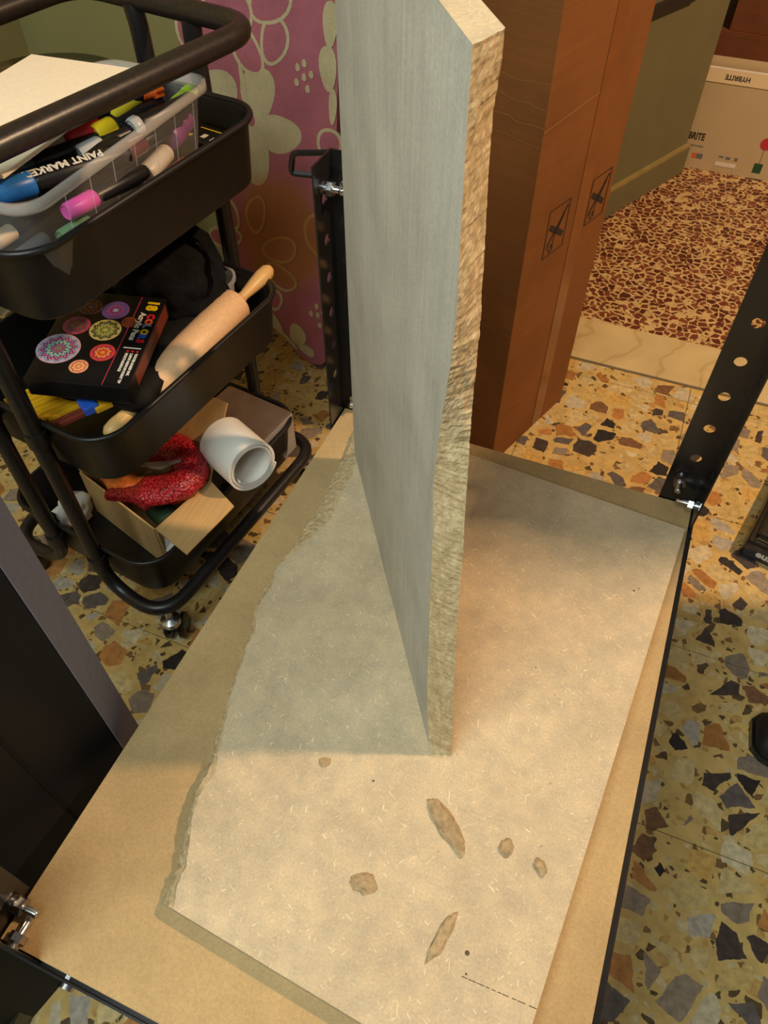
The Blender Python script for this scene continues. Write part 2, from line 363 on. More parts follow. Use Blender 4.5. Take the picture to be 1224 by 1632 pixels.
# ================================================================== SETTING
T = .315
fl = MB().box((-1.6, -.75, -.05), (2.6, 1.46, -.0012)).build('floor', 'grout'); tag(fl, 'terrazzo floor of square tiles with angular multicoloured stone chips', kind='structure')
tm = None
for i in range(-5, 8):
    for j in range(-4, 5):
        x0, y0 = .49+(i-1)*T, .458+(j-1)*T; y1 = min(y0+T, 1.455)
        if x0 > 2.2 or x0 < -1.5: continue
        if y1-y0 < T-.02:
            MB().box((0, 0, -.02), (T-.0014, y1-y0-.0014, 0)).build('floor_tile', 'terrazzo', fl, loc=(x0, y0, 0)); continue
        if tm is None:
            t = MB().box((0, 0, -.02), (T-.0014, T-.0014, 0)).build('floor_tile', 'terrazzo', fl, loc=(x0, y0, 0)); tm = t.data
        else: mobj('floor_tile', tm, None, fl, loc=(x0, y0, 0))
th = MB().box((-.05, 1.462, -.05), (2.6, 1.62, .002)).build('trim_1', 'marble', bevel=.002); tag(th, 'cream marble threshold strip between the two terrazzo floors', kind='structure')
fh = MB().box((-1.2, 1.62, -.05), (2.6, 3.4, -.002)).build('floor_hall', 'terrazzo_red'); tag(fh, 'red-brown terrazzo floor of the room behind', kind='structure')
w = MB().box((-1.3, 1.46, -.05), (-.03, 1.62, 2.5)).build('wall_back', 'wall'); tag(w, 'olive green wall behind the ironing board', kind='structure')
w = MB().box((-1.3, -.75, -.05), (-1.14, 1.46, 2.5)).build('wall_left', 'wall_l'); tag(w, 'pale olive wall at the far left', kind='structure')
d0 = Vector((.15, 2.118, 0)); dd = Vector((.41, .912, 0)).normalized(); dn = Vector((dd.y, -dd.x, 0))
def hallpiece(name, mat, s0, s1, z0, z1, o0, o1, parent=None):
    b = MB().box((s0, o0, z0), (s1, o1, z1)); b.xf(frame(d0, dd, -dn)); return b.build(name, mat, parent)
w = hallpiece('wall_hall', 'hallwall', -.52, .395, -.05, 2.5, 0, .08); tag(w, 'greyish green wall of the room behind the brown carton', kind='structure')
w = hallpiece('baseboard_hall', 'hallwall', -.5, .40, 0, .078, -.012, 0); tag(w, 'painted skirting along the greyish green wall', kind='structure')
hallpiece('bead', 'beadtrim', -.5, .40, .078, .086, -.013, 0, w)
w = hallpiece('trim_2', 'darkband', -.5, .18, .50, .525, -.012, 0); tag(w, 'dark horizontal band on the greyish green wall', kind='structure')
w = MB().box((-1.2, 3.3, -.05), (2.6, 3.4, 2.5)).build('wall_far', 'hallwall'); tag(w, 'far wall behind the cardboard boxes', kind='structure')

# ================================================================== SHELF RACK
rack = thing('metal_shelf_rack', 'black perforated steel shelf rack standing under the fibreboard sheets', 'shelf')
FW = .046; PITCH = .05
def flange(x0, dx, dy, z0, z1, holes):      # plate of width FW in the direction (dx,dy) with a round hole every 5 cm
    mb = MB(); z = z0; k = 0; org = Vector((x0[0], x0[1], 0)); D = Vector((dx, dy, 0))
    zs = [z0]+[h-PITCH/2 for h in holes[:1]]
    def quad(a, b): mb.add([org+Vector((0, 0, a)), org+D*FW+Vector((0, 0, a)), org+D*FW+Vector((0, 0, b)), org+Vector((0, 0, b))], [(0, 1, 2, 3)])
    prev = z0
    for h in holes:
        a, b = h-FW*.5, h+FW*.5
        if a > prev+1e-4: quad(prev, a)
        outer = []; inner = []; N = 16
        for i in range(N):
            t = 2*math.pi*i/N; c, s = math.cos(t), math.sin(t)
            q = 1/max(abs(c)/(FW/2), abs(s)/(FW*.5)); outer.append(org+D*(FW/2+c*q)+Vector((0, 0, h+s*q)))
            inner.append(org+D*(FW/2+c*.0068)+Vector((0, 0, h+s*.0068)))
        mb.add(outer+inner, [(i, (i+1) % N, N+(i+1) % N, N+i) for i in range(N)]); prev = b
    if z1 > prev+1e-4: quad(prev, z1)
    return mb
def upright(cx, cy, sx, sy):
    holes = [PITCH*k for k in range(1, 15) if k != 8]
    u = bpy.data.objects.new('upright', None); COL.objects.link(u); u.parent = rack
    for (dx, dy) in ((sx, 0), (0, sy)):
        hs = holes
        o = flange((cx, cy), dx, dy, 0, .745, hs).build('flange', 'black_metal', u)
        sd = o.modifiers.new('solid', 'SOLIDIFY'); sd.thickness = .0022; sd.offset = 0
    MB().box((cx-.004 if sx > 0 else cx-FW, cy-.004 if sy > 0 else cy-FW, 0), (cx+FW if sx > 0 else cx+.004, cy+FW if sy > 0 else cy+.004, .004)).build('foot_plate', 'black_metal', u)
    return u
def bolt(p, d, parent, L=.024):
    mb = MB(); a = Vector(d).normalized(); p = Vector(p)
    mb.lathe([(.0075, -.003), (.0075, .001), (.004, .001), (.004, L), (.003, L+.001)], p, a, 10)
    nb = MB(); nb.lathe([(.0085, .004), (.0085, .0105)], p, a, 6)
    o = mb.build('bolt', 'zinc', parent, True); nb.build('nut', 'zinc', parent); return o
X0, X1, Y0, Y1 = -.026, .476, -.010, .738
uBL = upright(X0, Y1, 1, -1); uBR = upright(X1, Y1, -1, -1); uFL = upright(X0, Y0, 1, 1); uFR = upright(X1, Y0, -1, 1)
S = .37
for (p, d, par) in (((X0+.023, Y1-.002, S+.030), (0, -1, 0), uBL), ((X0+.023, Y1-.002, S+.342), (0, -1, 0), uBL), ((X0+.002, Y1-.022, S+.342), (1, 0, 0), uBL),
                    ((X1-.030, Y1-.002, S+.042), (0, -1, 0), uBR), ((X1-.002, Y1-.020, S+.020), (-1, 0, 0), uBR),
                    ((X0+.002, Y0+.030, S+.012), (1, 0, 0), uFL), ((X0+.019, Y0+.002, S+.004), (0, 1, 0), uFL), ((X0+.075, Y0-.0045, S-.012), (0, 1, 0), uFL)):
    bolt(p, d, par)
# joint plate on the front left upright and clip on the back left one
MB().box((X0+.0015, Y0+.004, S+.034), (X0+.0045, Y0+FW, S+.30)).build('joint_plate', 'black_metal', uFL)
cl = MB().tube(smooth_path([(X0, Y1-.004, S+.345), (X0-.045, Y1-.012, S+.345), (X0-.040, Y1-.012, S+.368), (X0, Y1-.004, S+.372)], .006), .0035, 6).build('clip', 'black_metal', uBL)
def rail(a, b):
    mb = MB(); mb.box(a, b); (x0, y0, z0), (x1, y1, z1) = a, b
    if x1-x0 > y1-y0: mb.box((x0, y0, S-.0068), (x1, y0+.026, S-.0048)) if y0 < .3 else mb.box((x0, y1-.026, S-.0068), (x1, y1, S-.0048))
    else: mb.box((x0, y0, S-.0068), (x0+.026, y1, S-.0048)) if x0 < .2 else mb.box((x1-.026, y0, S-.0068), (x1, y1, S-.0048))
    return mb.build('rail', 'black_metal', rack)
zr0, zr1 = S-.036, S-.0046
rail((X0+.002, Y0-.0035, zr0), (X1-.002, Y0-.0015, zr1+.004)); rail((X0+.002, Y1-.004, zr0), (X1-.002, Y1-.002, zr1))
rail((X0+.0025, Y0+.003, zr0), (X0+.0045, Y1-.003, zr1)); rail((X1+.0015, Y0+.003, zr0), (X1+.0040, Y1-.003, zr1))
sheet = MB().box((X0+.0025, Y0+.0025, S-.0042), (X1-.0025, Y1-.0025, S)).build('fibreboard_sheet', 'mdf', bevel=.0008)
tag(sheet, 'large thin tan fibreboard sheet lying on the black metal rack', 'board')

# ================================================================== BROKEN BOARD LYING DOWN
ANG = R(-4.2); ca, sa = math.cos(ANG), math.sin(ANG)
O2 = Vector((.109, .069))
def to_pq(x, y): dx, dy = x-O2.x, y-O2.y; return (dx*ca+dy*sa, -dx*sa+dy*ca)
def from_pq(p, q): return (O2.x+p*ca-q*sa, O2.y+p*sa+q*ca)
inner = [(.109, .069), (.104, .088), (.102, .106), (.085, .143), (.081, .162), (.082, .19), (.064, .245), (.05, .29), (.043, .325), (.041, .349), (.03, .372), (.031, .399), (.025, .431), (.034, .458), (.044, .493), (.052, .525), (.048, .579), (.045, .629), (.043, .70)]
outer = [(.092, .070), (.091, .086), (.089, .106), (.076, .147), (.068, .176), (.067, .191), (.056, .24), (.04, .295), (.033, .331), (.031, .355), (.021, .379), (.019, .411), (.018, .454), (.023, .483), (.02, .518), (.022, .556), (.017, .605), (.008, .681), (.006, .71)]
ip = sorted((q, p) for p, q in (to_pq(*a) for a in inner)); op = sorted((q, p) for p, q in (to_pq(*a) for a in outer))
def loft(rows, name, mats, parent=None):
    n = len(rows[0]); vs = [p for r in rows for p in r]; fs = []; mi = []
    return n, vs
NR, K = 300, 9; QL = .632; PR = .313
verts = []; faces = []; fm = []
ZT, ZB = S+.018, S+.0003
for i in range(NR+1):
    q = QL*i/NR
    a = interp(ip, q)+.0022*fbm(q*70, 1.3)+.0012*fbm(q*260, 4.0); b_ = interp(op, q)+.0020*fbm(q*90, 7.7)
    row = [(PR, q, ZB), (PR, q, ZT), ((PR+a)/2, q, ZT), (a, q, ZT)]
    for k in range(1, K):
        t = k/K; sh = t**(.6+.5*noise.noise(Vector((q*14, 3, 0)))) if True else t
        ledge = .5*(1+noise.noise(Vector((q*9, 9, 0))))
        zz = ZT+(ZB-ZT)*(t if t < .3 else .3+(t-.3)*(.6+.4*t))
        p = a+(b_-a)*sh+.0022*fbm(q*120, t*6, 2.0)
        row.append((p, q, zz+.0009*fbm(q*140, t*5, 8.0)))
    row.append((b_, q, ZB)); verts += [(*from_pq(p, qq), z) for p, qq, z in row]
n = len(row)
for i in range(NR):
    for k in range(n-1):
        faces.append((i*n+k, i*n+k+1, (i+1)*n+k+1, (i+1)*n+k)); fm.append(1 if k >= 3 else 0)
    faces.append((i*n+n-1, i*n, (i+1)*n, (i+1)*n+n-1)); fm.append(0)
faces += [tuple(range(n)), tuple(range(NR*n, NR*n+n))]; fm += [0, 0]
lb = link('chipboard_panel', verts, faces, 'chip'); lb.data.materials.append(M['broken'])
for p, k in zip(lb.data.polygons, fm): p.material_index = k
tag(lb, 'thick chipboard panel with a jagged broken left edge lying flat on the fibreboard sheet', 'board')
# pencil mark
mk = MB(); x = 0
a, b_ = Vector((.362, .117, ZT)), Vector((.427, .1185, ZT)); d = (b_-a); L = d.length; d.normalize(); s = 0
while s < L:
    e = s+random.uniform(.003, .009); c0, c1 = a+d*s, a+d*min(e, L); pn = Vector((0, .00035, 0))
    mk.add([c0-pn, c1-pn, c1+pn, c0+pn, c0-pn+Vector((0, 0, .0001)), c1-pn+Vector((0, 0, .0001)), c1+pn+Vector((0, 0, .0001)), c0+pn+Vector((0, 0, .0001))], [(0, 1, 2, 3), (4, 5, 6, 7), (0, 1, 5, 4), (2, 3, 7, 6)])
    s = e+random.uniform(.0005, .003)
mk.build('pencil_line', 'pencil_mark', lb)
for (px, py, rr) in ((.361, .135, .0022), (.365, .12, .0010), (.425, .56, .0013), (.43, .565, .0008), (.345, .42, .0008), (.23, .24, .0012)):
    MB().lathe([(rr, 0), (rr, .0001)], (px, py, ZT), (0, 0, 1), 8).build('speck', 'pencil_mark', lb)

# ================================================================== BROKEN BOARD STANDING
A = Vector((.277, .281, 0)); E_ = Vector((-.56, .828, 0)).normalized(); N_ = Vector((.828, .56, 0)).normalized(); TH = .019
Lp = [(0, .004), (.004, .018), (.076, .037), (.208, .053), (.292, .06), (.332, .068), (.392, .064), (.447, .054), (.493, .049), (.527, .054), (.558, .056), (.586, .058), (.62, .060)]
Rp = [(0, .000), (.061, .012), (.193, .034), (.286, .043), (.357, .053), (.413, .060), (.469, .062), (.515, .070), (.55, .076), (.581, .080), (.604, .075), (.625, .076)]
HT = .617; NR = 320; K = 12; verts = []; faces = []; fm = []
SF = .434
for i in range(NR+1):
    z = HT*i/NR
    a = interp(Lp, z)+.0008*fbm(z*60, .3)+.0006*fbm(z*300, 2.0); b_ = interp(Rp, z)+.0013*fbm(z*80, 5.3)+.0010*fbm(z*320, 1.0)
    row = [(SF, TH), (SF, 0), ((SF+a)/2, 0), (a, 0)]
    for k in range(1, K):
        t = k/K
        s = a+(b_-a)*t+.0011*fbm(z*38, t*2, 5.0)+.0008*fbm(z*240, t*9, 1.0)-.001*math.sin(math.pi*t)
        row.append((s, TH*t))
    row += [(b_, TH), ((SF+b_)/2, TH)]
    zb = ZT+.0004+z
    verts += [A+E_*s+N_*tt+Vector((0, 0, zb+(.0025*fbm(s*60, tt*200, 3) if i == 0 and False else 0))) for s, tt in row]
n = len(row)
for i in range(NR):
    for k in range(n-1):
        faces.append((i*n+k, i*n+k+1, (i+1)*n+k+1, (i+1)*n+k)); fm.append(1 if 3 <= k < 3+K else 0)
    faces.append((i*n+n-1, i*n, (i+1)*n, (i+1)*n+n-1)); fm.append(0)
faces += [tuple(range(n)), tuple(range(NR*n, NR*n+n))]; fm += [0, 2]
sb = link('chipboard_panel', verts, faces, 'chip_side'); sb.data.materials.append(M['broken']); sb.data.materials.append(M['chip'])
for p, k in zip(sb.data.polygons, fm): p.material_index = k
tag(sb, 'tall grey chipboard panel with a rough broken front edge standing upright on the lying panel', 'board')

# ================================================================== FRAGMENTS
def fragment(x, y, L, Wd, ang, label, h=.004):
    h *= .6
    nv = 34; vs = []; fs = []; seed = random.uniform(0, 50)
    for lay, (sc, z) in enumerate(((1, 0), (.96, h*.5), (.7, h))):
        for k in range(nv):
            t = 2*math.pi*k/nv; rr = 1+.28*fbm(math.cos(t)*1.3+seed, math.sin(t)*1.3, lay*.3)+.10*fbm(math.cos(t)*5+seed, math.sin(t)*5, lay)
            px, py = math.cos(t)*L/2*rr*sc, math.sin(t)*Wd/2*rr*sc
            vs.append((px*math.cos(ang)-py*math.sin(ang), px*math.sin(ang)+py*math.cos(ang), z+(.0012*fbm(px*200, py*200, seed) if lay == 2 else 0)))
    for lay in range(2):
        for k in range(nv): fs.append((lay*nv+k, lay*nv+(k+1) % nv, (lay+1)*nv+(k+1) % nv, (lay+1)*nv+k))
    fs += [tuple(range(nv))[::-1], tuple(range(2*nv, 3*nv))]
    o = link('board_fragment', vs, fs, 'flake', loc=(x, y, ZT+.0002)); tag(o, label, 'fragment', 'broken flakes on the lying panel'); return o
fragment(.310, .228, .058, .019, R(-38), 'largest elongated splinter of broken board lying in front of the standing panel', .006)
fragment(.368, .229, .018, .013, R(100), 'small round flake right of the largest splinter')
fragment(.401, .225, .016, .010, R(-50), 'small flake of board nearest the right edge of the lying panel')
fragment(.258, .152, .026, .018, R(15), 'ragged flake left of the two long splinters on the lying panel', .004)
fragment(.337, .138, .044, .012, R(80), 'slender splinter lying nearest to the pencil line', .004)
fragment(.178, .239, .012, .010, R(30), 'tiny flake at the edge of the shadow left of the standing panel', .002)

# ================================================================== TROLLEY
TC = Vector((-.36, .69, 0)); TR = R(-7)
trol = thing('utility_trolley', 'black three-tier metal utility trolley on casters beside the rack', 'trolley', TC, TR)
TM = Matrix.Translation(TC) @ Matrix.Rotation(TR, 4, 'Z')
def tl(x, y, z): return TM @ Vector((x, y, z))
def rrect(hx, hy, r, n=7):
    out = []
    for cx, cy, a0 in ((hx-r, hy-r, 0), (-hx+r, hy-r, 90), (-hx+r, -hy+r, 180), (hx-r, -hy+r, 270)):
        for k in range(n+1):
            a = R(a0+90*k/n); out.append((cx+r*math.cos(a), cy+r*math.sin(a)))
    return out
def loops(rings, cap_first=False, cap_last=True):
    n = len(rings[0]); vs = [p for g in rings for p in g]; fs = []
    for i in range(len(rings)-1):
        for k in range(n): fs.append((i*n+k, i*n+(k+1) % n, (i+1)*n+(k+1) % n, (i+1)*n+k))
    if cap_first: fs.append(tuple(range(n))[::-1])
    if cap_last: fs.append(tuple(range((len(rings)-1)*n, len(rings)*n)))
    return vs, fs
TX, TY, TD = .152, .202, .088
def tray(ztop):
    prof = [(-.012, -TD), (-.006, -TD+.006), (0, -.004), (.003, 0), (-.002, 0), (-.004, -.004), (-.010, -TD+.010), (-.014, -TD+.004)]
    rings = [[(x, y, ztop+dz) for x, y in rrect(TX+d, TY+d, .05+d)] for d, dz in prof]
    vs, fs = loops(rings, True, True); o = link('tray', vs, fs, 'trolley', trol, True); o.data.set_sharp_from_angle(angle=R(40))
    rim = MB().tube([(x, y, ztop) for x, y in rrect(TX+.002, TY+.002, .05, 9)], .0042, 8, closed=True).build('rim', 'trolley', o, True)
    return o
ZTR = (.71, .452, .187)
for z in ZTR: tray(z)
PX_, PY_, BX, BY = .045, TY+.012, .168, TY+.022
for s in (-1, 1):
    zl, zh = .095, .802
    pts = [(s*PX_, -PY_, .40), (s*PX_, -PY_, zl), (s*BX, -BY, zl), (s*BX, BY, zl), (s*PX_, PY_, zl), (s*PX_, PY_, .40)]
    MB().tube(smooth_path(pts, .06, 8), .0115, 12).build('base_tube', 'tube', trol, True)
    for y in (-PY_, PY_):
        MB().tube([(s*PX_, y, .38), (s*PX_, y, zh-.03), (s*PX_*1.05, y*.995, zh-.004)], .0125, 12).build('post', 'tube', trol, True)
        for z in (.43, .16, .69): MB().lathe([(.0145, -.012), (.015, 0), (.0145, .012)], (s*PX_, y, z), (0, 0, 1), 14).build('collar', 'tube', trol, True)
    for sy in (-1, 1):
        cx, cy = s*(BX-.012), sy*(BY-.018)
        c = bpy.data.objects.new('caster', None); COL.objects.link(c); c.parent = trol; c.location = (cx, cy, 0)
        MB().lathe([(.010, .048), (.016, .052), (.016, .062), (.006, .066), (.006, .092)], (0, 0, 0), (0, 0, 1), 14).build('swivel', 'zinc', c, True)
        a = .5 if s > 0 else 2.4
        ax = Vector((math.cos(a), math.sin(a), 0)); fw = Vector((-ax.y, ax.x, 0))
        for k in (-1, 1): MB().lathe([(.017, -.006), (.023, -.003), (.023, .003), (.017, .006)], ax*.012*k+fw*.012+Vector((0, 0, .0235)), ax, 18).build('wheel', 'black_plastic', c, True)
        MB().tube([fw*.0+Vector((0, 0, .055)), fw*.010+Vector((0, 0, .042)), fw*.012+Vector((0, 0, .024))], .007, 8).build('fork', 'black_plastic', c, True)

ring = [(.120, -.226), (.152, .205), (-.150, .222), (-.165, -.215)]; pts = []
for k in range(4):
    a, b_, c = Vector(ring[k-1]), Vector(ring[k]), Vector(ring[(k+1) % 4]); rr = .05
    p0, p1 = b_+(a-b_).normalized()*rr, b_+(c-b_).normalized()*rr
    for q in range(9):
        t = q/8; v_ = p0*(1-t)**2+b_*2*t*(1-t)+p1*t*t; pts.append((v_.x, v_.y, .802))
MB().tube(pts, .0135, 14, closed=True).build('handle', 'foam', trol, True)

# ---- clear bin with markers on the top tray
bx0, bx1, by0, by1, bz0, bz1 = -.372, -.212, .478, .815, .637, .765
binc = Vector(((bx0+bx1)/2, (by0+by1)/2, bz0))
bn = thing('clear_plastic_bin', 'clear plastic bin full of paint markers on the top tray of the trolley', 'bin', binc)
hx, hy = (bx1-bx0)/2, (by1-by0)/2; H_ = bz1-bz0
rings = [[(x, y, z) for x, y in rrect(hx-d, hy-d, .028)] for d, z in ((.026, 0), (.022, .004), (.008, H_-.012), (.006, H_-.008))]
vs, fs = loops(rings, True, False); link('bin_body', vs, fs, 'clear_bin', bn, True)
rings = [[(x, y, z) for x, y in rrect(hx-d, hy-d, .028)] for d, z in ((.005, H_-.011), (0, H_-.010), (0, H_), (.005, H_), (.005, H_-.011))]
vs, fs = loops(rings, False, False); link('bin_rim', vs, fs, 'clear_rim', bn, True)
for k in range(7):
    y = -hy+.06+k*(2*hy-.10)/6
    MB().tube([(hx-.0085, y, H_-.014), (hx-.022, y, .012)], .0005, 5).build('wall_rib', 'clear_rim', bn)
colour('lime_yellow', (216, 196, 44))
def marker(near, yawd, L, cap, label, cap_end='near', barrel='marker_black', r=.0088, pitch=0, capL=.040, style='round', lettering=None, captxt=None):
    """near end of the marker, direction measured from +Y towards +X"""
    d = Vector((math.sin(R(yawd))*math.cos(R(pitch)), math.cos(R(yawd))*math.cos(R(pitch)), math.sin(R(pitch))))
    near = Vector(near); o = thing('paint_marker', label, 'marker', near, group='markers in the clear bin')
    z = Vector((0, 0, 0)); a, b_ = (z, d*L)
    if cap_end == 'near': base, ax = d*L, -d
    else: base, ax = z, d
    MB().lathe([(r*.55, 0), (r*.8, .002), (r*.95, .006), (r*.95, L-capL-.004), (r*.8, L-capL)], base, ax, 14).build('barrel', barrel, o, True)
    c0 = L-capL
    if style == 'gear':
        prof = [(r*.9, c0), (r*.9, L-.014), (r*1.15, L-.012), (r*1.15, L-.001), (r*.7, L)]
    else: prof = [(r*.98, c0), (r*1.08, c0+.002), (r*1.02, L-.003), (r*.86, L), (r*.8, L), (r*.78, L-.0015), (r*.2, L-.0015)]
    c = MB().lathe(prof, base, ax, 16).build('cap', cap, o, True)
    if style == 'gear':
        mb = MB(); u = ax.orthogonal().normalized(); w = ax.cross(u)
        for k in range(10):
            t = 2*math.pi*k/10; p = base+ax*(L-.0065)+(u*math.cos(t)+w*math.sin(t))*r*1.2
            mb.tube([p-ax*.0055, p+ax*.0055], .0018, 6)
        mb.build('ridge', cap, c)
    if lettering:
        s, size, mat, flip = lettering
        x = d if not flip else -d
        upv = Vector((1, 0, .8)) if isinstance(lettering[0], list) else Vector((.35, 0, 1)); side = d.cross(upv).normalized(); upn = side.cross(d).normalized()
        for (st, sz, mt, off, rad) in s if isinstance(s, list) else [(s, size, mat, .5, 1)]:
            yv = upn.cross(x)
            mt_ = frame(d*(L*off)+upn*(r*1.01), x, yv)
            text(st, sz, mt, o, mt_, align='CENTER', bold=.0004)
    return o
zA, zB, zC = .672, .700, .727
# right row seen through the wall
marker((-.242, .512, zA+.006), 4, .135, 'red', 'marker with red cap at the near right corner inside the clear bin', 'near')
marker((-.243, .535, zB), 6, .135, 'green', 'marker with pale green cap behind the near wall of the clear bin', 'near', pitch=-2)
marker((-.238, .548, zC-.004), 8, .120, 'pink_cap', 'marker with pink cap against the right wall of the clear bin', 'near', pitch=-3)
marker((-.241, .578, zA+.012), -2, .165, 'cream', 'marker with white cap and multicoloured lettering against the right wall of the clear bin', 'far', pitch=6, r=.0105, capL=.05,
       lettering=([('G', .013, 'red', .18, 1), ('R', .013, 'red', .25, 1), ('A', .013, 'paleblue', .31, 1), ('F', .013, 'pencil_yellow', .37, 1), ('F', .013, 'pencil_yellow', .43, 1), ('I', .013, 'lime', .48, 1), ('T', .013, 'blue', .53, 1), ('I', .013, 'red', .58, 1)], 0, None, False))
marker((-.239, .592, zA+.002), 3, .13, 'paleblue', 'marker with lilac blue cap low by the right wall of the clear bin', 'near', pitch=0, r=.009)
marker((-.243, .745, zC-.012), -12, .06, 'purple', 'stubby marker with purple cap at the far end of the clear bin', 'near', 'purple', .014, capL=.03)
marker((-.275, .730, zC-.006), 10, .07, 'magenta', 'stubby dark pink marker at the far end of the clear bin', 'near', 'purple', .013, capL=.03)
# top layer
marker((-.294, .520, .745), 26, .150, 'blue', 'black marker with blue cap and white PAINT MARKER lettering', 'near', r=.0115, pitch=-2,
       lettering=('PAINT MARKER', .0125, 'white_print', True))
marker((-.282, .668, .744), 14, .105, 'yellow', 'marker with bright yellow cap whose end faces the camera in the clear bin', 'near', r=.0115, capL=.026)
marker((-.280, .698, .757), 6, .075, 'lime_yellow', 'marker with long translucent yellow cap behind the bright yellow one', 'near', r=.0105, capL=.045)
marker((-.257, .700, .742), 14, .10, 'clear', 'marker with clear round end cap below the yellow caps', 'near', r=.0115, capL=.012)
marker((-.304, .648, .746), 24, .115, 'red', 'marker with red cap left of the bright yellow cap', 'near', r=.0105)
marker((-.281, .634, .736), 16, .12, 'clear', 'marker with grey clear cap under the red cap', 'near', r=.011, capL=.03)
marker((-.262, .640, .733), 10, .12, 'marker_black', 'all-black marker right of the grey clear cap in the clear bin', 'near', r=.010)
marker((-.250, .662, .728), 4, .11, 'darkred', 'marker with plum red cap against the right rim of the clear bin', 'near', r=.0095)
marker((-.330, .690, .756), 26, .118, 'blue', 'black marker with toothed blue cap at the far end of the clear bin', 'far', r=.0095, capL=.030, style='gear')
marker((-.296, .676, .762), 21, .100, 'orange_cap', 'black marker with toothed orange cap at the far end of the clear bin', 'far', r=.0092, capL=.026, style='gear')
marker((-.330, .560, .738), 24, .14, 'teal', 'dark marker with teal cap beside the lettered paint marker', 'near', r=.0105)
marker((-.260, .596, .738), -4, .12, 'yellow', 'marker with a small yellow tip near the middle of the clear bin', 'near', r=.008, capL=.018)
marker((-.300, .575, .722), 14, .14, 'blue2', 'marker with deep blue cap under the lettered paint marker', 'far', r=.0095)
marker((-.245, .770, .744), -4, .05, 'lime', 'short lime green stub at the far right corner of the clear bin', 'far', 'lime', .008, capL=.02)
# lower fill
fill = [('darkred', 'dark red'), ('grey', 'grey'), ('teal', 'dark teal'), ('cream', 'cream'), ('orange_cap', 'orange'), ('blue2', 'royal blue'), ('purple', 'plum'), ('red', 'scarlet')]
for i, (c, nm) in enumerate(fill):
    marker((-.268-.022*(i % 4), .515+.15*(i//4), zA-.013+.019*(i % 2)), random.uniform(-5, 5), .135, c, 'buried marker with %s cap at the bottom of the clear bin' % nm, 'near' if i % 2 else 'far')
wp = MB().box((-.078, -.135, 0), (.078, .135, .005)).xf(Matrix.Rotation(R(4), 4, 'Z')).build('canvas_board', 'canvas', loc=(-.357, .646, .7662), bevel=.0008)
tag(wp, 'blank white canvas board lying across the clear bin', 'board')
# yellow and black items beside the bin, in the tray
def small_box(name, label, cat, c, size, rz, mat, tilt=(0, 0)):
    o = thing(name, label, cat, c, rot=(tilt[0], tilt[1], rz)); MB().box((-size[0]/2, -size[1]/2, 0), (size[0]/2, size[1]/2, size[2])).build('carton', mat, o, bevel=.001); return o
pk = small_box('marker_pack', 'black and yellow printed pack in the top tray beside the clear bin', 'pack', (-.252, .842, .634), (.085, .045, .045), R(-10), 'book', (0, 0))
for k, (x, y, w_, h_, mt) in enumerate(((-.03, -.012, .02, .006, 'yellow'), (.0, .012, .05, .002, 'yellow'), (.018, -.008, .016, .010, 'white_print'), (-.004, -.006, .007, .010, 'white_print'))):
    MB().box((x-w_/2, y-h_/2, .0452), (x+w_/2, y+h_/2, .0455)).build('print_patch', mt, pk)
o = thing('correction_roller', 'yellow ribbed plastic roller in the top tray beside the clear bin', 'roller', (-.2165, .778, .672)); MB().lathe([(.010, 0), (.012, .002), (.012, .014), (.010, .016)], (0, -.006, 0), (.1, .9, .3), 20).build('roller_wheel', 'yellow', o, True)
for k in range(6): MB().box((-.006, -.006+.0028*k, .010), (.006, -.0048+.0028*k, .0135+.0008*k)).build('ridge', 'pencil_yellow', o)

# ---- middle tray
PB = thing('pen_box', 'flat black box of acrylic pens with colourful mandalas printed on its lid', 'box', (-.330, .618, .492), rot=(R(3), R(2), R(16.5)))
bw, bl, bh = .136, .182, .028
MB().box((-bw/2, -bl/2, -bh), (bw/2, bl/2, 0)).build('carton', 'book', PB, bevel=.0008)
PP = Matrix.Identity(4)
def disc(x, y, r, cols, pet):
    me = MB().lathe([(1, 0), (1, .0003/max(r, .001))], (0, 0, 0), (0, 0, 1), 28)
    o = me.build('mandala', mandala('mandala_print', cols, pet), PB, loc=(x, y, .0001)); o.scale = (r, r, r)
sk = lambda *a: [srgb(*c) for c in a]
disc(-.044, -.030, .029, sk((60, 110, 90), (150, 40, 50), (40, 60, 130), (130, 200, 140), (60, 90, 170), (170, 50, 70), (90, 150, 200), (200, 170, 190)), 12)
disc(.005, .014, .0215, sk((200, 200, 90), (60, 110, 60), (180, 180, 100), (90, 120, 70), (40, 60, 50), (200, 190, 120)), 10)
disc(-.036, .018, .0185, sk((170, 60, 70), (80, 130, 90), (150, 40, 60), (60, 90, 110), (190, 70, 90)), 9)
disc(.006, .056, .019, sk((190, 190, 220), (90, 60, 150), (170, 70, 110), (80, 90, 170), (120, 80, 160)), 12)
disc(-.030, .058, .0165, sk((200, 150, 60), (60, 60, 130), (200, 110, 60), (60, 50, 70), (150, 100, 90)), 10)
disc(.016, -.030, .0165, sk((230, 170, 60), (190, 60, 50), (240, 160, 70), (150, 60, 100), (210, 70, 60)), 9)
disc(.032, .034, .0105, sk((220, 120, 100), (120, 60, 50), (200, 100, 60), (70, 50, 40), (160, 90, 60)), 8)
disc(-.006, -.060, .0125, sk((240, 180, 110), (200, 100, 60), (240, 190, 130), (190, 90, 70), (230, 160, 120)), 8)
MB().box((.0335, -bl/2+.002, .0001), (.0345, bl/2-.002, .0004)).build('red_line', 'magenta', PB)
def pbt(s, size, mat, x, y, bold=.0004, align='LEFT', xs=1): text(s, size, mat, PB, frame((x, y, .0003), (0, -1, 0), (1, 0, 0)), align=align, bold=bold, xs=xs)
pbt('18', .021, 'yellow', .053, bl/2-.008, .0011)
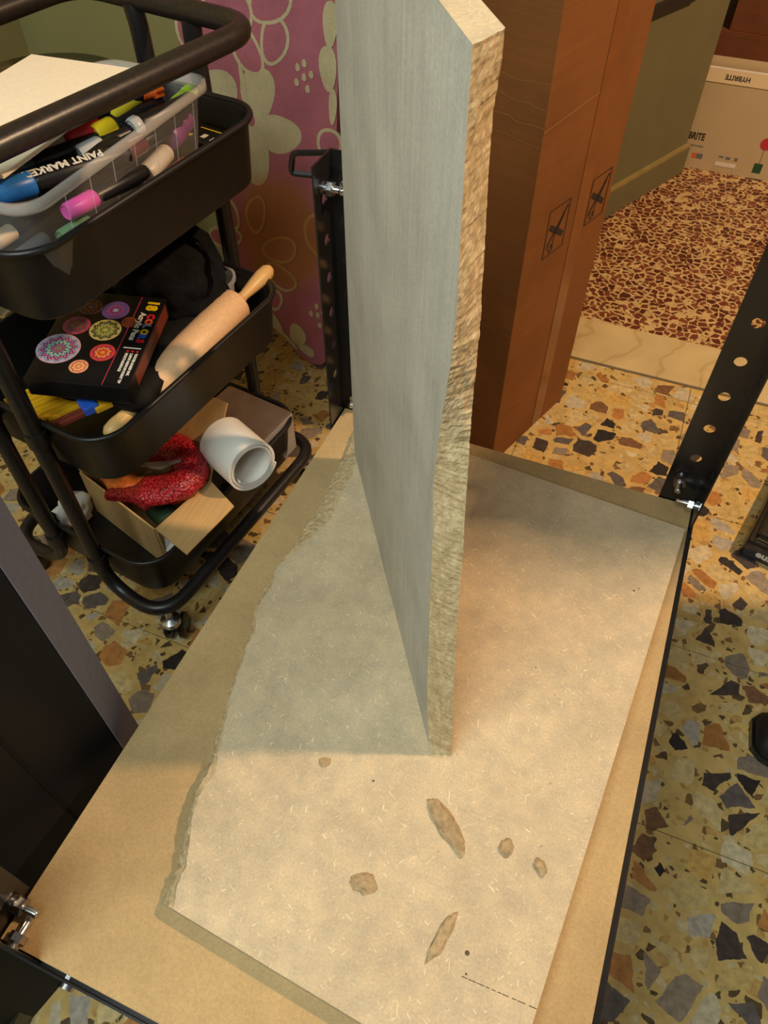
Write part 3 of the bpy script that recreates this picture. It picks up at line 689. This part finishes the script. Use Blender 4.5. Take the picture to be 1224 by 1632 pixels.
for k, (ch, c) in enumerate(zip('COLORS', ('red', 'orange_cap', 'paleblue', 'yellow', 'blue2', 'red'))): pbt(ch, .0135, c, .0575, bl/2-.037-.0105*k, .0008)
pbt('Acrylic Pens', .0115, 'white_print', .0455, bl/2-.035, .0004)
MB().box((.040, bl/2-.1085, .0001), (.0635, bl/2-.1065, .0004)).build('white_bar', 'white_print', PB)
for k, s in enumerate(('WATER BASED INK', '2.0MM MEDIUM POINT TIP', 'MULTI-SURFACE')):
    x = .0605-.0065*k; pbt(s, .0048, 'white_print', x, bl/2-.118, .0002)
    MB().box((x-.0015, bl/2-.1155, .0001), (x+.0015, bl/2-.1125, .0004)).build('red_bullet', 'red', PB)
MB().box((bw/2, -bl/2+.03, -bh+.004), (bw/2+.0004, bl/2-.01, -.003)).build('pen_picture', 'brown', PB)
# rolling pin
ra, rb = Vector((-.262, .596, .424)), Vector((-.233, .808, .448)); rd = (rb-ra); rl = rd.length; rd.normalize()
pin = thing('rolling_pin', 'pale wooden rolling pin lying along the right side of the middle tray', 'rolling pin', ra)
MB().lathe([(.0240, 0), (.0265, .003), (.027, rl*.5), (.0265, rl-.003), (.0240, rl)], (0, 0, 0), rd, 32).build('roller', 'wood', pin, True)
hp = [(.008, 0), (.0085, .012), (.0075, .02), (.0105, .045), (.0125, .066), (.0115, .082), (.007, .090), (.002, .092)]
MB().lathe(hp, rd*rl, rd, 18).build('handle', 'wood_handle', pin, True); MB().lathe([(r_, h_*.85) for r_, h_ in hp], (0, 0, 0), -rd, 18).build('handle', 'wood_handle', pin, True)
MB().lathe([(.0268, .004), (.0272, .005), (.0272, .014), (.0268, .015)], (0, 0, 0), rd, 32).build('paper_band', 'grey', pin, True)
# black pouch under the pen box
def lump(name, label, cat, c, size, mat, seed, amp=.18, fr=2.2, parts=None, sub=4, rz=0):
    bm = bmesh.new(); bmesh.ops.create_icosphere(bm, subdivisions=sub, radius=1)
    for v_ in bm.verts:
        k = 1+amp*fbm(v_.co.x*fr+seed, v_.co.y*fr, v_.co.z*fr)
        v_.co = Vector((v_.co.x*k*size[0], v_.co.y*k*size[1], max(v_.co.z, -.85)*k*size[2]))
    me = bpy.data.meshes.new(name); bm.to_mesh(me); bm.free()
    if label is None: return me
    o = mobj(name, me, mat, None, True, c); o.rotation_euler = (0, 0, rz); return tag(o, label, cat)
pc = MB(); rings = []
for d, z in ((.008, 0), (0, .008), (0, .020), (.01, .030), (.03, .033)): rings.append([(x, y, z+.003*fbm(x*40, y*40)) for x, y in rrect(.074-d, .115-d, .03)])
vs, fs = loops(rings, True, True); po = link('zip_pouch', vs, fs, 'pouch', None, True, loc=(-.320, .665, .424)); po.rotation_euler = (0, 0, R(8)); tag(po, 'black flat pouch under the mandala pen box', 'pouch')
# drawstring bag
bg = thing('drawstring_bag', 'black fabric drawstring bag slumped at the back of the middle tray', 'bag', (-.332, .785, .475))
me = lump('b', None, None, None, (.088, .070, .060), None, 3.1, .22, 1.8); mobj('bag_body', me, 'bagfab', bg, True)
me = lump('b', None, None, None, (.036, .040, .030), None, 8.4, .4, 2.4); mobj('bag_neck', me, 'bagfab', bg, True, (-.005, .035, .062))
sp = [(.02, .04, .07), (.055, .035, .062), (.088, .012, .045), (.108, -.012, .032)]
mb = MB(); prev = None; vs = []; fs = []
for k, p in enumerate(sp):
    p = Vector(p); wd = Vector((.004, .010, .002))*(1-.15*k); vs += [p-wd, p+wd, p+wd+Vector((0, 0, .004)), p-wd+Vector((0, 0, .004))]
for k in range(len(sp)-1):
    for j in range(4): fs.append((k*4+j, k*4+(j+1) % 4, k*4+4+(j+1) % 4, k*4+4+j))
fs += [(0, 1, 2, 3), (12, 13, 14, 15)]; link('strap', vs, fs, 'bagfab', bg)
lid = thing('round_tub', 'milky round plastic tub behind the black bag in the middle tray', 'tub', (-.302, .848, .370))
MB().lathe([(.030, 0), (.036, .075), (.040, .077), (.040, .082), (.036, .082), (.033, .070), (.002, .060)], (0, 0, 0), (0, 0, 1), 28).build('tub_body', 'lidplastic', lid, True)
# pencils side by side at the near wall
for k in range(11):
    c = 'pencil_yellow' if k < 9 else 'brown'
    o = thing('pencil', 'yellow pencil in the row along the near wall of the middle tray' if k < 9 else ('brown pencil next to the blue sleeve' if k == 9 else 'brown pencil at the right end of the pencil row'), 'pencil', tl(-.052+.0105*k, -.182-.003*(k % 2), .424+.0006*k), TR+R(-22), 'pencils in the middle tray')
    MB().lathe([(.0046, 0), (.0046, .15)], (0, 0, 0), (0, 1, 0), 6).build('barrel', c, o); MB().lathe([(.0046, .15), (.0008, .168)], (0, 0, 0), (0, 1, 0), 6).build('point', 'wood', o)
o = MB().box((-.014, -.010, -.0055), (.014, .010, .0075)).build('pencil_sleeve', 'blue2', loc=tl(.070, -.142, .440), bevel=.002); o.rotation_euler = (0, 0, TR+R(-22)); tag(o, 'bright blue sleeve at the right end of the pencil row', 'sleeve')
o = MB().box((-.009, -.022, -.004), (.009, .022, .004)).build('wooden_ruler', 'pencil_yellow', loc=tl(.088, -.122, .440), bevel=.001); o.rotation_euler = (0, 0, TR+R(-22)); tag(o, 'short yellow stick between the blue sleeve and the rolling pin', 'ruler')

# ---- bottom tray: open carton
oc = thing('open_carton', 'small open brown cardboard carton with flaps spread in the bottom tray', 'box')
def quadplate(pts, mat, parent, name='flap', th=.003):
    P_ = [Vector(p) for p in pts]; n_ = (P_[1]-P_[0]).cross(P_[3]-P_[0]).normalized()*th
    return link(name, P_+[p+n_ for p in P_], [(0, 1, 2, 3), (7, 6, 5, 4), (0, 1, 5, 4), (1, 2, 6, 5), (2, 3, 7, 6), (3, 0, 4, 7)], mat, parent)
cL, cN, cR, cB = Vector((-.446, .590, 0)), Vector((-.264, .534, 0)), Vector((-.238, .655, 0)), Vector((-.415, .705, 0))
z0, z1 = .106, .205
def up_(p, z): return Vector((p.x, p.y, z))
for a, b_ in ((cL, cN), (cN, cR), (cR, cB), (cB, cL)): quadplate([up_(a, z0), up_(b_, z0), up_(b_, z1), up_(a, z1)], 'carton_light', oc, 'side_wall')
quadplate([up_(cL, z0), up_(cN, z0), up_(cR, z0), up_(cB, z0)], 'carton_light', oc, 'bottom')
quadplate([up_(cN, z1), up_(cR, z1), (-.179, .628, .194), (-.198, .516, .194)], 'carton_light', oc)
quadplate([up_(cR, z1), up_(cB, z1), (-.375, .772, .285), (-.243, .748, .294)], 'carton_light', oc)
quadplate([up_(cB, z1), up_(cL, z1), (-.50, .615, .225), (-.475, .71, .225)], 'carton_light', oc)
MB().box((-.016, -.010, 0), (.016, .010, .0006)).xf(frame((-.305, .757, .2885), (.96, -.25, .05), (.2, .55, .8))).build('white_label', 'white', oc)
MB().add([(-.262, .534, .145), (-.232, .560, .145), (-.236, .580, .20), (-.262, .540, .20)], [(0, 1, 2, 3)]).build('inner_liner', 'white', oc)
# red net bag folded in a U
path = smooth_path([(-.415, .640, .205), (-.345, .678, .228), (-.272, .668, .232), (-.252, .625, .226), (-.300, .585, .218), (-.375, .565, .205)], .05, 6)
def ribbon_tube(path, r, n, name, mat, seed, fx=1.5, fz=.8, amp=.25, parent=None):
    P_ = [Vector(p) for p in path]; vs = []; fs = []; L_ = len(P_)
    for i, p in enumerate(P_):
        t = (P_[min(i+1, L_-1)]-P_[max(i-1, 0)]).normalized(); s_ = Vector((-t.y, t.x, 0)).normalized(); u_ = t.cross(s_)
        e = min(1, .35+.65*min(i, L_-1-i)/3)
        for k in range(n):
            a = 2*math.pi*k/n; rr = r*e*(1+amp*fbm(i*.35+seed, math.cos(a)*1.5, math.sin(a)*1.5))
            vs.append(p+s_*math.cos(a)*rr*fx+u_*math.sin(a)*rr*fz)
    for i in range(L_-1):
        for k in range(n): fs.append((i*n+k, i*n+(k+1) % n, i*n+n+(k+1) % n, i*n+n+k))
    fs += [tuple(range(n)), tuple(range((L_-1)*n, L_*n))]
    return link(name, vs, fs, mat, parent, True)
nb = ribbon_tube(path, .022, 18, 'net_bag', 'mesh_red', 1.0, 1.35, .95); tag(nb, 'shiny red net bag folded double inside the open carton', 'bag')
# crinkled clear wrapper edges belong to the net bag
ribbon_tube(smooth_path([(-.345, .612, .243), (-.300, .618, .250), (-.272, .640, .252)], .02, 5), .005, 8, 'wrapper_fold', 'clear_rim', 4.0, 2.0, .5, parent=nb)
op_ = ribbon_tube(smooth_path([(-.425, .612, .196), (-.39, .600, .208), (-.352, .590, .212), (-.318, .606, .222)], .02, 5), .016, 14, 'snack_packet', 'orange', 6.0, 1.3, .7); tag(op_, 'orange printed packet beside the red net bag in the open carton', 'packet')
gb = thing('green_bottle', 'dark green bottle deep in the open carton below the red net bag', 'bottle', (-.275, .585, .152)); MB().lathe([(.018, 0), (.022, .01), (.022, .05), (.010, .07), (.009, .085)], (0, 0, 0), (-.9, .4, 0), 18).build('bottle_body', 'green_glass', gb, True); MB().lathe([(.011, .084), (.011, .096)], (0, 0, 0), (-.9, .4, 0), 16).build('bottle_cap', 'marker_black', gb)
# white roll
rA, rB = Vector((-.163, .676, .247)), Vector((-.240, .7142, .241)); d = (rB-rA); L = d.length; d.normalize(); u = Vector((0, 0, 1)); u = (u-d*u.dot(d)).normalized(); w_ = d.cross(u)
vs = []; fs = []; N = 110; turns = 2.35; RR = .047; th_ = .004
for i in range(N+1):
    t = i/N; a = 2*math.pi*turns*t+2.0; r_ = RR-.0085*turns*t*.62
    for rad in (r_, r_-th_):
        for h in (0, L): vs.append(rA+d*h+(u*math.cos(a)+w_*math.sin(a))*rad)
for i in range(N):
    k = i*4; j = k+4
    fs += [(k, j, j+1, k+1), (k+2, k+3, j+3, j+2), (k, k+2, j+2, j), (k+1, j+1, j+3, k+3)]
fs += [(0, 1, 3, 2), (N*4, N*4+2, N*4+3, N*4+1)]
ro = link('foam_roll', vs, fs, 'white', None, True); ro.data.set_sharp_from_angle(angle=R(40)); tag(ro, 'rolled white foam sheet sticking out over the bottom tray', 'roll')
sl = thing('shrink_wrapped_block', 'grey-brown shrink-wrapped block at the far end of the bottom tray', 'block', (-.270, .828, .108), R(-9)); MB().box((-.072, -.050, 0), (.072, .045, .088)).build('block', 'slate', sl, bevel=.003); MB().box((.0722, -.048, .002), (.0735, .043, .087)).build('film_end', 'clear_rim', sl, bevel=.0005)
pw = lump('foam_scrap', 'crumpled white foam scrap at the near left of the bottom tray', 'scrap', (-.458, .555, .140), (.022, .035, .034), 'white', 5.5, .35, 2.5, sub=3)

# ================================================================== LEFT BLACK SLAB
sA, sB, sw = Vector((0, 0)), Vector((-.018, .040)), Vector((-.105, -.43))
sp_ = thing('tall_black_slab', 'tall black panel with a lilac-grey edge standing left of the rack', 'panel', (-.044, .188, 0))
MB().prism([tuple(sA), tuple(sB), tuple(sB+sw), tuple(sA+sw)], 0, 1.0).build('slab_body', 'slab', sp_, bevel=.001)
u_ = (sB-sA).normalized(); nrm = Vector((u_.y, -u_.x)); a_, b_ = sA+u_*.0012+nrm*.0001, sB-u_*.0012+nrm*.0001
MB().prism([tuple(a_), tuple(a_+nrm*.0008), tuple(b_+nrm*.0008), tuple(b_)], .001, .999).build('edge_band', 'slab_edge', sp_)
wu = sw.normalized(); nw = Vector((-wu.y, wu.x)); nw = nw if nw.x > 0 else -nw; g0 = sA+wu*.075+nw*.0001
MB().prism([tuple(g0), tuple(g0+wu*.003), tuple(g0+wu*.003+nw*.0008), tuple(g0+nw*.0008)], .001, .999).build('groove', 'bagfab', sp_)
fb = thing('flat_black_box', 'flat black glossy box on the floor under the near left corner of the rack', 'box', (-.21, -.11, 0), R(8)); MB().box((-.11, -.16, 0), (.11, .16, .05)).build('case', 'black_plastic', fb, bevel=.003); MB().box((.085, -.06, .0501), (.095, .06, .0515)).build('grey_strip', 'grey', fb, bevel=.0005)

# ================================================================== IRONING BOARD
ib = thing('ironing_board', 'pink floral ironing board with a scorch stain leaning upright against the back wall', 'ironing board', (-.30, 1.2, .003), rot=(-math.atan(.18), 0, 0))
ol = [(.012, .03), (.016, .2), (.016, 1.2), (-.05, 1.27), (-.25, 1.27), (-.33, 1.2), (-.335, .9), (-.32, .66), (-.285, .42), (-.232, .24), (-.175, .135), (-.125, .075), (-.075, .022), (-.035, .003), (-.008, .006)]
def vplate(poly, y0, y1, name, mat, parent):
    n = len(poly); return link(name, [(x, y0, z) for x, z in poly]+[(x, y1, z) for x, z in poly], [tuple(range(n)), tuple(range(2*n-1, n-1, -1))]+[(i, (i+1) % n, n+(i+1) % n, n+i) for i in range(n)], mat, parent)
vplate(ol, 0, .016, 'cover', 'pink', ib)
vplate([(x*1.0+(.006 if x > -.15 else -.004), z) for x, z in ol], .016, .028, 'wooden_base', 'carton_dark', ib)
def ell(cx, cz, a, b_, ang, n=22): 
    c, s = math.cos(R(ang)), math.sin(R(ang)); out = []
    for k in range(n):
        t = 2*math.pi*k/n; r_ = 1+.06*math.sin(3*t+cx*50); x, z = a*math.cos(t)*r_, b_*math.sin(t)*r_; out.append((cx+x*c-z*s, cz+x*s+z*c))
    return out
prl = [0]
def blob(cx, cz, a, b_, ang, mat='pinkprint'):
    prl[0] += .00004; vplate(ell(cx, cz, a, b_, ang), -.0006-prl[0], .0004, 'flower_print', mat, ib)
def ring(cx, cz, a, b_, ang, w=.006):
    a, b_ = a*1.2, b_*1.2; blob(cx, cz, a, b_, ang); blob(cx, cz, a-w, b_-w, ang, 'pink')
ox = .30
# big cream flower
for (x, z, a, b_, an) in ((-.447, .545, .036, .046, -14), (-.404, .480, .046, .034, 4), (-.460, .425, .035, .048, -6), (-.53, .535, .040, .040, 30), (-.525, .455, .038, .034, 0), (-.462, .49, .034, .036, 0)): blob(x+ox, z, a, b_, an)
blob(-.466+ox, .497, .011, .012, 0, 'pink')
for (x, z, a, b_, an) in ((-.468, .614, .024, .040, 32), (-.410, .634, .024, .034, -15), (-.415, .695, .030, .040, -50), (-.50, .675, .03, .045, 70), (-.588, .630, .022, .035, 10), (-.59, .70, .03, .03, 0)): ring(x+ox, z, a, b_, an)
blob(-.478+ox, .560, .005, .035, 10)
for (x, z, a, b_, an) in ((-.532, .312, .022, .034, 40), (-.540, .255, .036, .020, 10), (-.462, .318, .020, .034, -12), (-.408, .255, .024, .036, -70), (-.407, .195, .022, .034, -120), (-.425, .140, .018, .022, 0), (-.318, .30, .026, .04, 20)): ring(x+ox, z, a, b_, an, .0065)
for (x, z) in ((-.363, .598), (-.350, .606), (-.336, .590), (-.365, .574), (-.350, .584), (-.343, .566), (-.321, .148), (-.334, .128), (-.313, .105), (-.318, .128), (-.305, .136)): blob(x+ox, z, .0045, .0065, 10)
for (x, z, a, b_, an) in ((-.426, .085, .012, .030, 40), (-.368, .068, .020, .026, 20), (-.345, .035, .022, .011, -25), (-.388, .048, .004, .028, 50)): blob(x+ox, z, a, b_, an)
for (x, z, a, b_, an) in ((-.300, .672, .014, .035, 0), (-.303, .605, .017, .036, 5), (-.292, .545, .008, .03, 0)): blob(x+ox, z, a, b_, an)
ring(-.297+ox, .478, .022, .026, 0)
blob(-.575+ox, .665, .016, .010, 0, 'red_flower')

# ================================================================== TALL CARTON
kc = Vector((.143, 1.055, 0)); ka = Vector((.318, .948, 0)).normalized(); kb = Vector((-ka.y, ka.x, 0))
tc = thing('tall_carton', 'tall brown cardboard carton printed with crossed-out knife symbols standing behind the rack', 'box', kc)
KM = frame((0, 0, 0), ka, kb)     # local x along the right face, y to the left along the front face
MB().box((0, 0, 0), (.262, .30, 1.22)).xf(KM).build('carton_body', 'carton', tc, bevel=.002)
MB().box((.162, -.0007, .004), (.2615, .0004, 1.215)).xf(KM).build('overlap_flap', 'carton', tc)
MB().box((.145, -.0010, .004), (.180, -.0002, 1.215)).xf(KM).build('sealing_tape', 'tape', tc)
for (z, h_) in ((.665, .002), (.690, .002), (.72, .0015), (.64, .0015), (.32, .0015), (.15, .0012), (.86, .002)):
    MB().add([Vector((-.0006, y, z+.006*fbm(y*20, z*30)+s*h_*.6)) for y in [k*.015 for k in range(21)] for s in (0, 1)], [(2*k, 2*k+2, 2*k+3, 2*k+1) for k in range(20)]).xf(KM).build('crease', 'crease', tc)
for (x, z0_, z1_) in ((.0, .62, .67),):
    MB().add([Vector((k*.012, -.0006, .66+.012*k/13+s*.002)) for k in range(13) for s in (0, 1)], [(2*k, 2*k+2, 2*k+3, 2*k+1) for k in range(12)]).xf(KM).build('crease', 'crease', tc)
def picto(x0, x1, z0_, z1_, off):
    mb = MB()
    def seg(a, b_, w):
        a, b_ = Vector((a[0], off, a[1])), Vector((b_[0], off, b_[1])); t = (b_-a).normalized(); nn = Vector((-t.z, 0, t.x))*w/2
        mb.add([a-nn, b_-nn, b_+nn, a+nn], [(0, 1, 2, 3)])
    seg((x0, z0_), (x1, z0_), .002); seg((x1, z0_), (x1, z1_), .002); seg((x1, z1_), (x0, z1_), .002); seg((x0, z1_), (x0, z0_), .002)
    cx, cz = (x0+x1)/2, (z0_+z1_)/2; w, h_ = x1-x0, z1_-z0_
    seg((x0+w*.12, z1_-h_*.35), (x1-w*.12, z0_+h_*.3), .009); seg((x0+w*.1, z0_+h_*.2), (x1-w*.08, z1_-h_*.1), .004)
    seg((cx+w*.05, cz), (cx+w*.28, cz+h_*.28), .006); seg((cx-w*.02, cz), (cx-w*.12, z0_+h_*.12), .002)
    for k in range(10):
        a0, a1 = 2*math.pi*k/10, 2*math.pi*(k+1)/10; r_ = .006
        seg((cx-w*.16+r_*math.cos(a0), z0_+h_*.14+r_*math.sin(a0)), (cx-w*.16+r_*math.cos(a1), z0_+h_*.14+r_*math.sin(a1)), .002)
    mb.xf(KM).build('knife_symbol', 'ink', tc)
picto(.060, .120, .440, .522, -.0006); picto(.186, .246, .446, .526, -.0016)

# ================================================================== RIGHT SIDE THINGS
eb = thing('black_plastic_case', 'low black plastic case with white lettering on the floor right of the rack', 'case', (.634, 1.014, 0), R(-13))
MB().box((0, 0, 0), (.22, .30, .042)).build('case_body', 'black_plastic', eb, bevel=.004); MB().box((.012, .012, .042), (.21, .29, .056)).build('case_lid', 'black_plastic', eb, bevel=.003)
MB().box((.012, .0106, .0435), (.21, .0118, .046)).build('rim_glint_line', 'rim_glint', eb); MB().box((.024, .055, .0561), (.075, .10, .0566)).build('white_sticker', 'white', eb)  # the thin strip is the highlight on the case rim, put into colour
text('euro', .0215, 'white_print', eb, frame((.025, -.0004, .020), (1, 0, 0), (0, 0, 1)), bold=.0008)
# shoe
sh = thing('black_shoe', 'rounded toe of a black shoe at the right edge of the picture', 'shoe', (.688, .655, 0), R(4))
rings = []
prof = [(0, .022, .022, .0), (.010, .036, .036, 0), (.04, .046, .048, 0), (.09, .047, .058, 0), (.14, .040, .075, 0), (.19, .036, .095, 0), (.25, .036, .10, 0), (.275, .026, .085, 0), (.285, .012, .06, 0)]
for x, hw, ht, _ in prof:
    rings.append([(x, hw*math.cos(R(a)), .012+max(0, math.sin(R(a)))*(ht-.012) if math.sin(R(a)) >= 0 else .012) for a in range(0, 360, 20)])
vs, fs = loops(rings, True, True); link('upper', vs, fs, 'shoe', sh, True)
sol = [(x-.004 if i == 0 else x, hw*1.06) for i, (x, hw, _, _) in enumerate(prof)]
MB().prism([(x, -w) for x, w in sol]+[(x, w) for x, w in sol[::-1]], 0, .013).build('sole', 'black_plastic', sh)
for k in range(4): MB().tube([(.10+.02*k, -.022, .056+.010*k), (.105+.02*k, 0, .066+.011*k), (.11+.02*k, .022, .056+.010*k)], .0025, 6).build('lace', 'bagfab', sh)

# unseen blockers added outside the frame on the right to shade floor and board
lc = thing('added_shade_cabinet', 'added black cabinet outside the right edge of the picture that shades the floor', 'cabinet', (.985, .40, 0)); MB().box((0, 0, .02), (.40, .603, .90)).build('shade_cabinet_body', 'slab', lc, bevel=.003); MB().box((.02, .02, 0), (.38, .58, .02)).build('plinth', 'black_plastic', lc)
for k in (0, 1):
    dr = MB().box((-.012, .01+.295*k, .04), (-.0005, .295+.295*k, .88)).build('shade_cabinet_door', 'slab', lc, bevel=.002); MB().tube([(-.024, .15+.295*k, .74), (-.024, .15+.295*k, .80)], .004, 8).build('door_handle', 'zinc', dr)
tb = thing('added_shade_case', 'added tall black case on the cabinet outside the picture that shades the back of the board', 'case', (.987, .903, .9005)); MB().box((0, 0, 0), (.10, .098, .54)).build('case_body', 'slab', tb, bevel=.006); MB().tube(smooth_path([(.03, .04, .54), (.03, .04, .565), (.07, .04, .565), (.07, .04, .54)], .015), .006, 8).build('shade_case_handle', 'black_plastic', tb, True)

# ================================================================== HALL BOXES
pb = thing('paper_carton', 'white copier-paper carton with flower pot print standing on the red terrazzo', 'box', (.255, 2.52, -.0015))
for (a, b_) in (((0, 0, 0), (.335, .003, .245)), ((0, .217, 0), (.335, .22, .245)), ((0, .003, 0), (.003, .217, .245)), ((.332, .003, 0), (.335, .217, .245)), ((.003, .003, 0), (.332, .217, .003))): MB().box(a, b_).build('carton_wall', 'white_box', pb)
quadplate([(0, 0, .246), (.245, 0, .246), (.225, .03, .272), (.0, .03, .272)], 'white_box', pb); quadplate([(.335, .0, .246), (.335, .22, .246), (.40, .22, .31), (.40, .0, .31)], 'white_box', pb)
text('HYBRITE', .028, 'ink', pb, frame((.030, -.0006, .094), (1, 0, 0), (0, 0, 1)), bold=.0006, xs=.68)
text('HYBRITE', .020, 'ink', pb, frame((.175, .0125, .2605), (-1, 0, 0), (0, -.03, -.026)), bold=.0008, xs=.9)
text('The hybrid paper', .008, 'grey', pb, frame((.052, -.0006, .068), (1, 0, 0), (0, 0, 1)))
for (x, z, w, h_, mt) in ((.052, .034, .012, .012, 'ink'), (.0535, .0355, .009, .009, 'white_box'), (.083, .032, .010, .014, 'orange_cap'), (.095, .032, .018, .014, 'grey'), (.16, .046, .014, .004, 'grey'), (.18, .043, .014, .007, 'grey'), (.206, .042, .009, .009, 'grey'), (.155, .020, .060, .012, 'cream'), (.266, .018, .024, .028, 'pot_green'), (.2775, .046, .0014, .050, 'grey')):
    prl[0] += .00002; MB().box((x, -.0006-prl[0]*.2, z), (x+w, -.0002, z+h_)).build('print_mark', mt, pb)
MB().lathe([(.018, 0), (.018, .0006)], (.279, -.0003, .104), (0, -1, 0), 14).build('flower_mark', 'red_flower', pb)
rm = MB().box((.02, .04, .02), (.31, .20, .222)).build('paper_ream', 'white', loc=(.255, 2.52, -.0015)); tag(rm, 'white paper stack inside the copier-paper carton', 'paper')
bf = MB().box((-.05, -.008, 0), (.05, .008, .006)).build('blue_folder', 'paleblue', loc=(.315, 2.60, .2215), bevel=.001); tag(bf, 'small grey-blue folder lying on the paper stack', 'folder')
for (nm, lb_, loc, sz, mt) in (('brown_carton', 'reddish brown cardboard carton directly behind the white paper carton', (.30, 2.86, 0), (.36, .30, .27), 'carton_dark'), ('brown_carton', 'darker brown carton stacked on the reddish one behind the white carton', (.33, 2.88, .271), (.34, .28, .24), 'carton_dark')):
    o = thing(nm, lb_, 'box', loc, R(-3), 'brown cartons in the back room'); MB().box((0, 0, 0), sz).build('carton_body', mt, o, bevel=.002)
    MB().box((.02, -.001, sz[2]*.55), (sz[0]-.02, -.0002, sz[2]*.57)).build('seam', 'carton', o)
    quadplate([(0, 0, sz[2]+.0004), (sz[0], 0, sz[2]+.0004), (sz[0], sz[1]/2, sz[2]+.0004), (0, sz[1]/2, sz[2]+.0004)], mt, o, 'lid_flap', .001)
bk = thing('black_bag', 'black bag lying on top of the dark brown cartons', 'bag', (.46, 2.98, .5135)); mobj('bag_body', lump('b', None, None, None, (.16, .12, .07), None, 2.2, .2, 1.5, sub=3), 'bagfab', bk, True, (0, 0, .06)); MB().tube(smooth_path([(-.05, 0, .11), (-.04, 0, .18), (.04, 0, .18), (.05, 0, .11)], .03), .008, 8).build('handle', 'bagfab', bk, True)

# ================================================================== STOOL BEHIND TROLLEY
st = thing('round_stool', 'dark round stool seat showing behind the white canvas board', 'stool', (-.81, 1.14, .012))
MB().lathe([(.150, .505), (.162, .512), (.165, .530), (.155, .545), (.10, .552), (.01, .552)], (0, 0, 0), (0, 0, 1), 40).build('seat', 'black_plastic', st, True)
for k in range(4):
    a = R(45+90*k); MB().tube([(.11*math.cos(a), .11*math.sin(a), .507), (.15*math.cos(a), .15*math.sin(a), -.012)], .012, 10).build('leg', 'tube', st, True)
MB().tube([(.135*math.cos(R(t)), .135*math.sin(R(t)), .2) for t in range(0, 360, 12)], .007, 8, closed=True).build('foot_ring', 'tube', st, True)
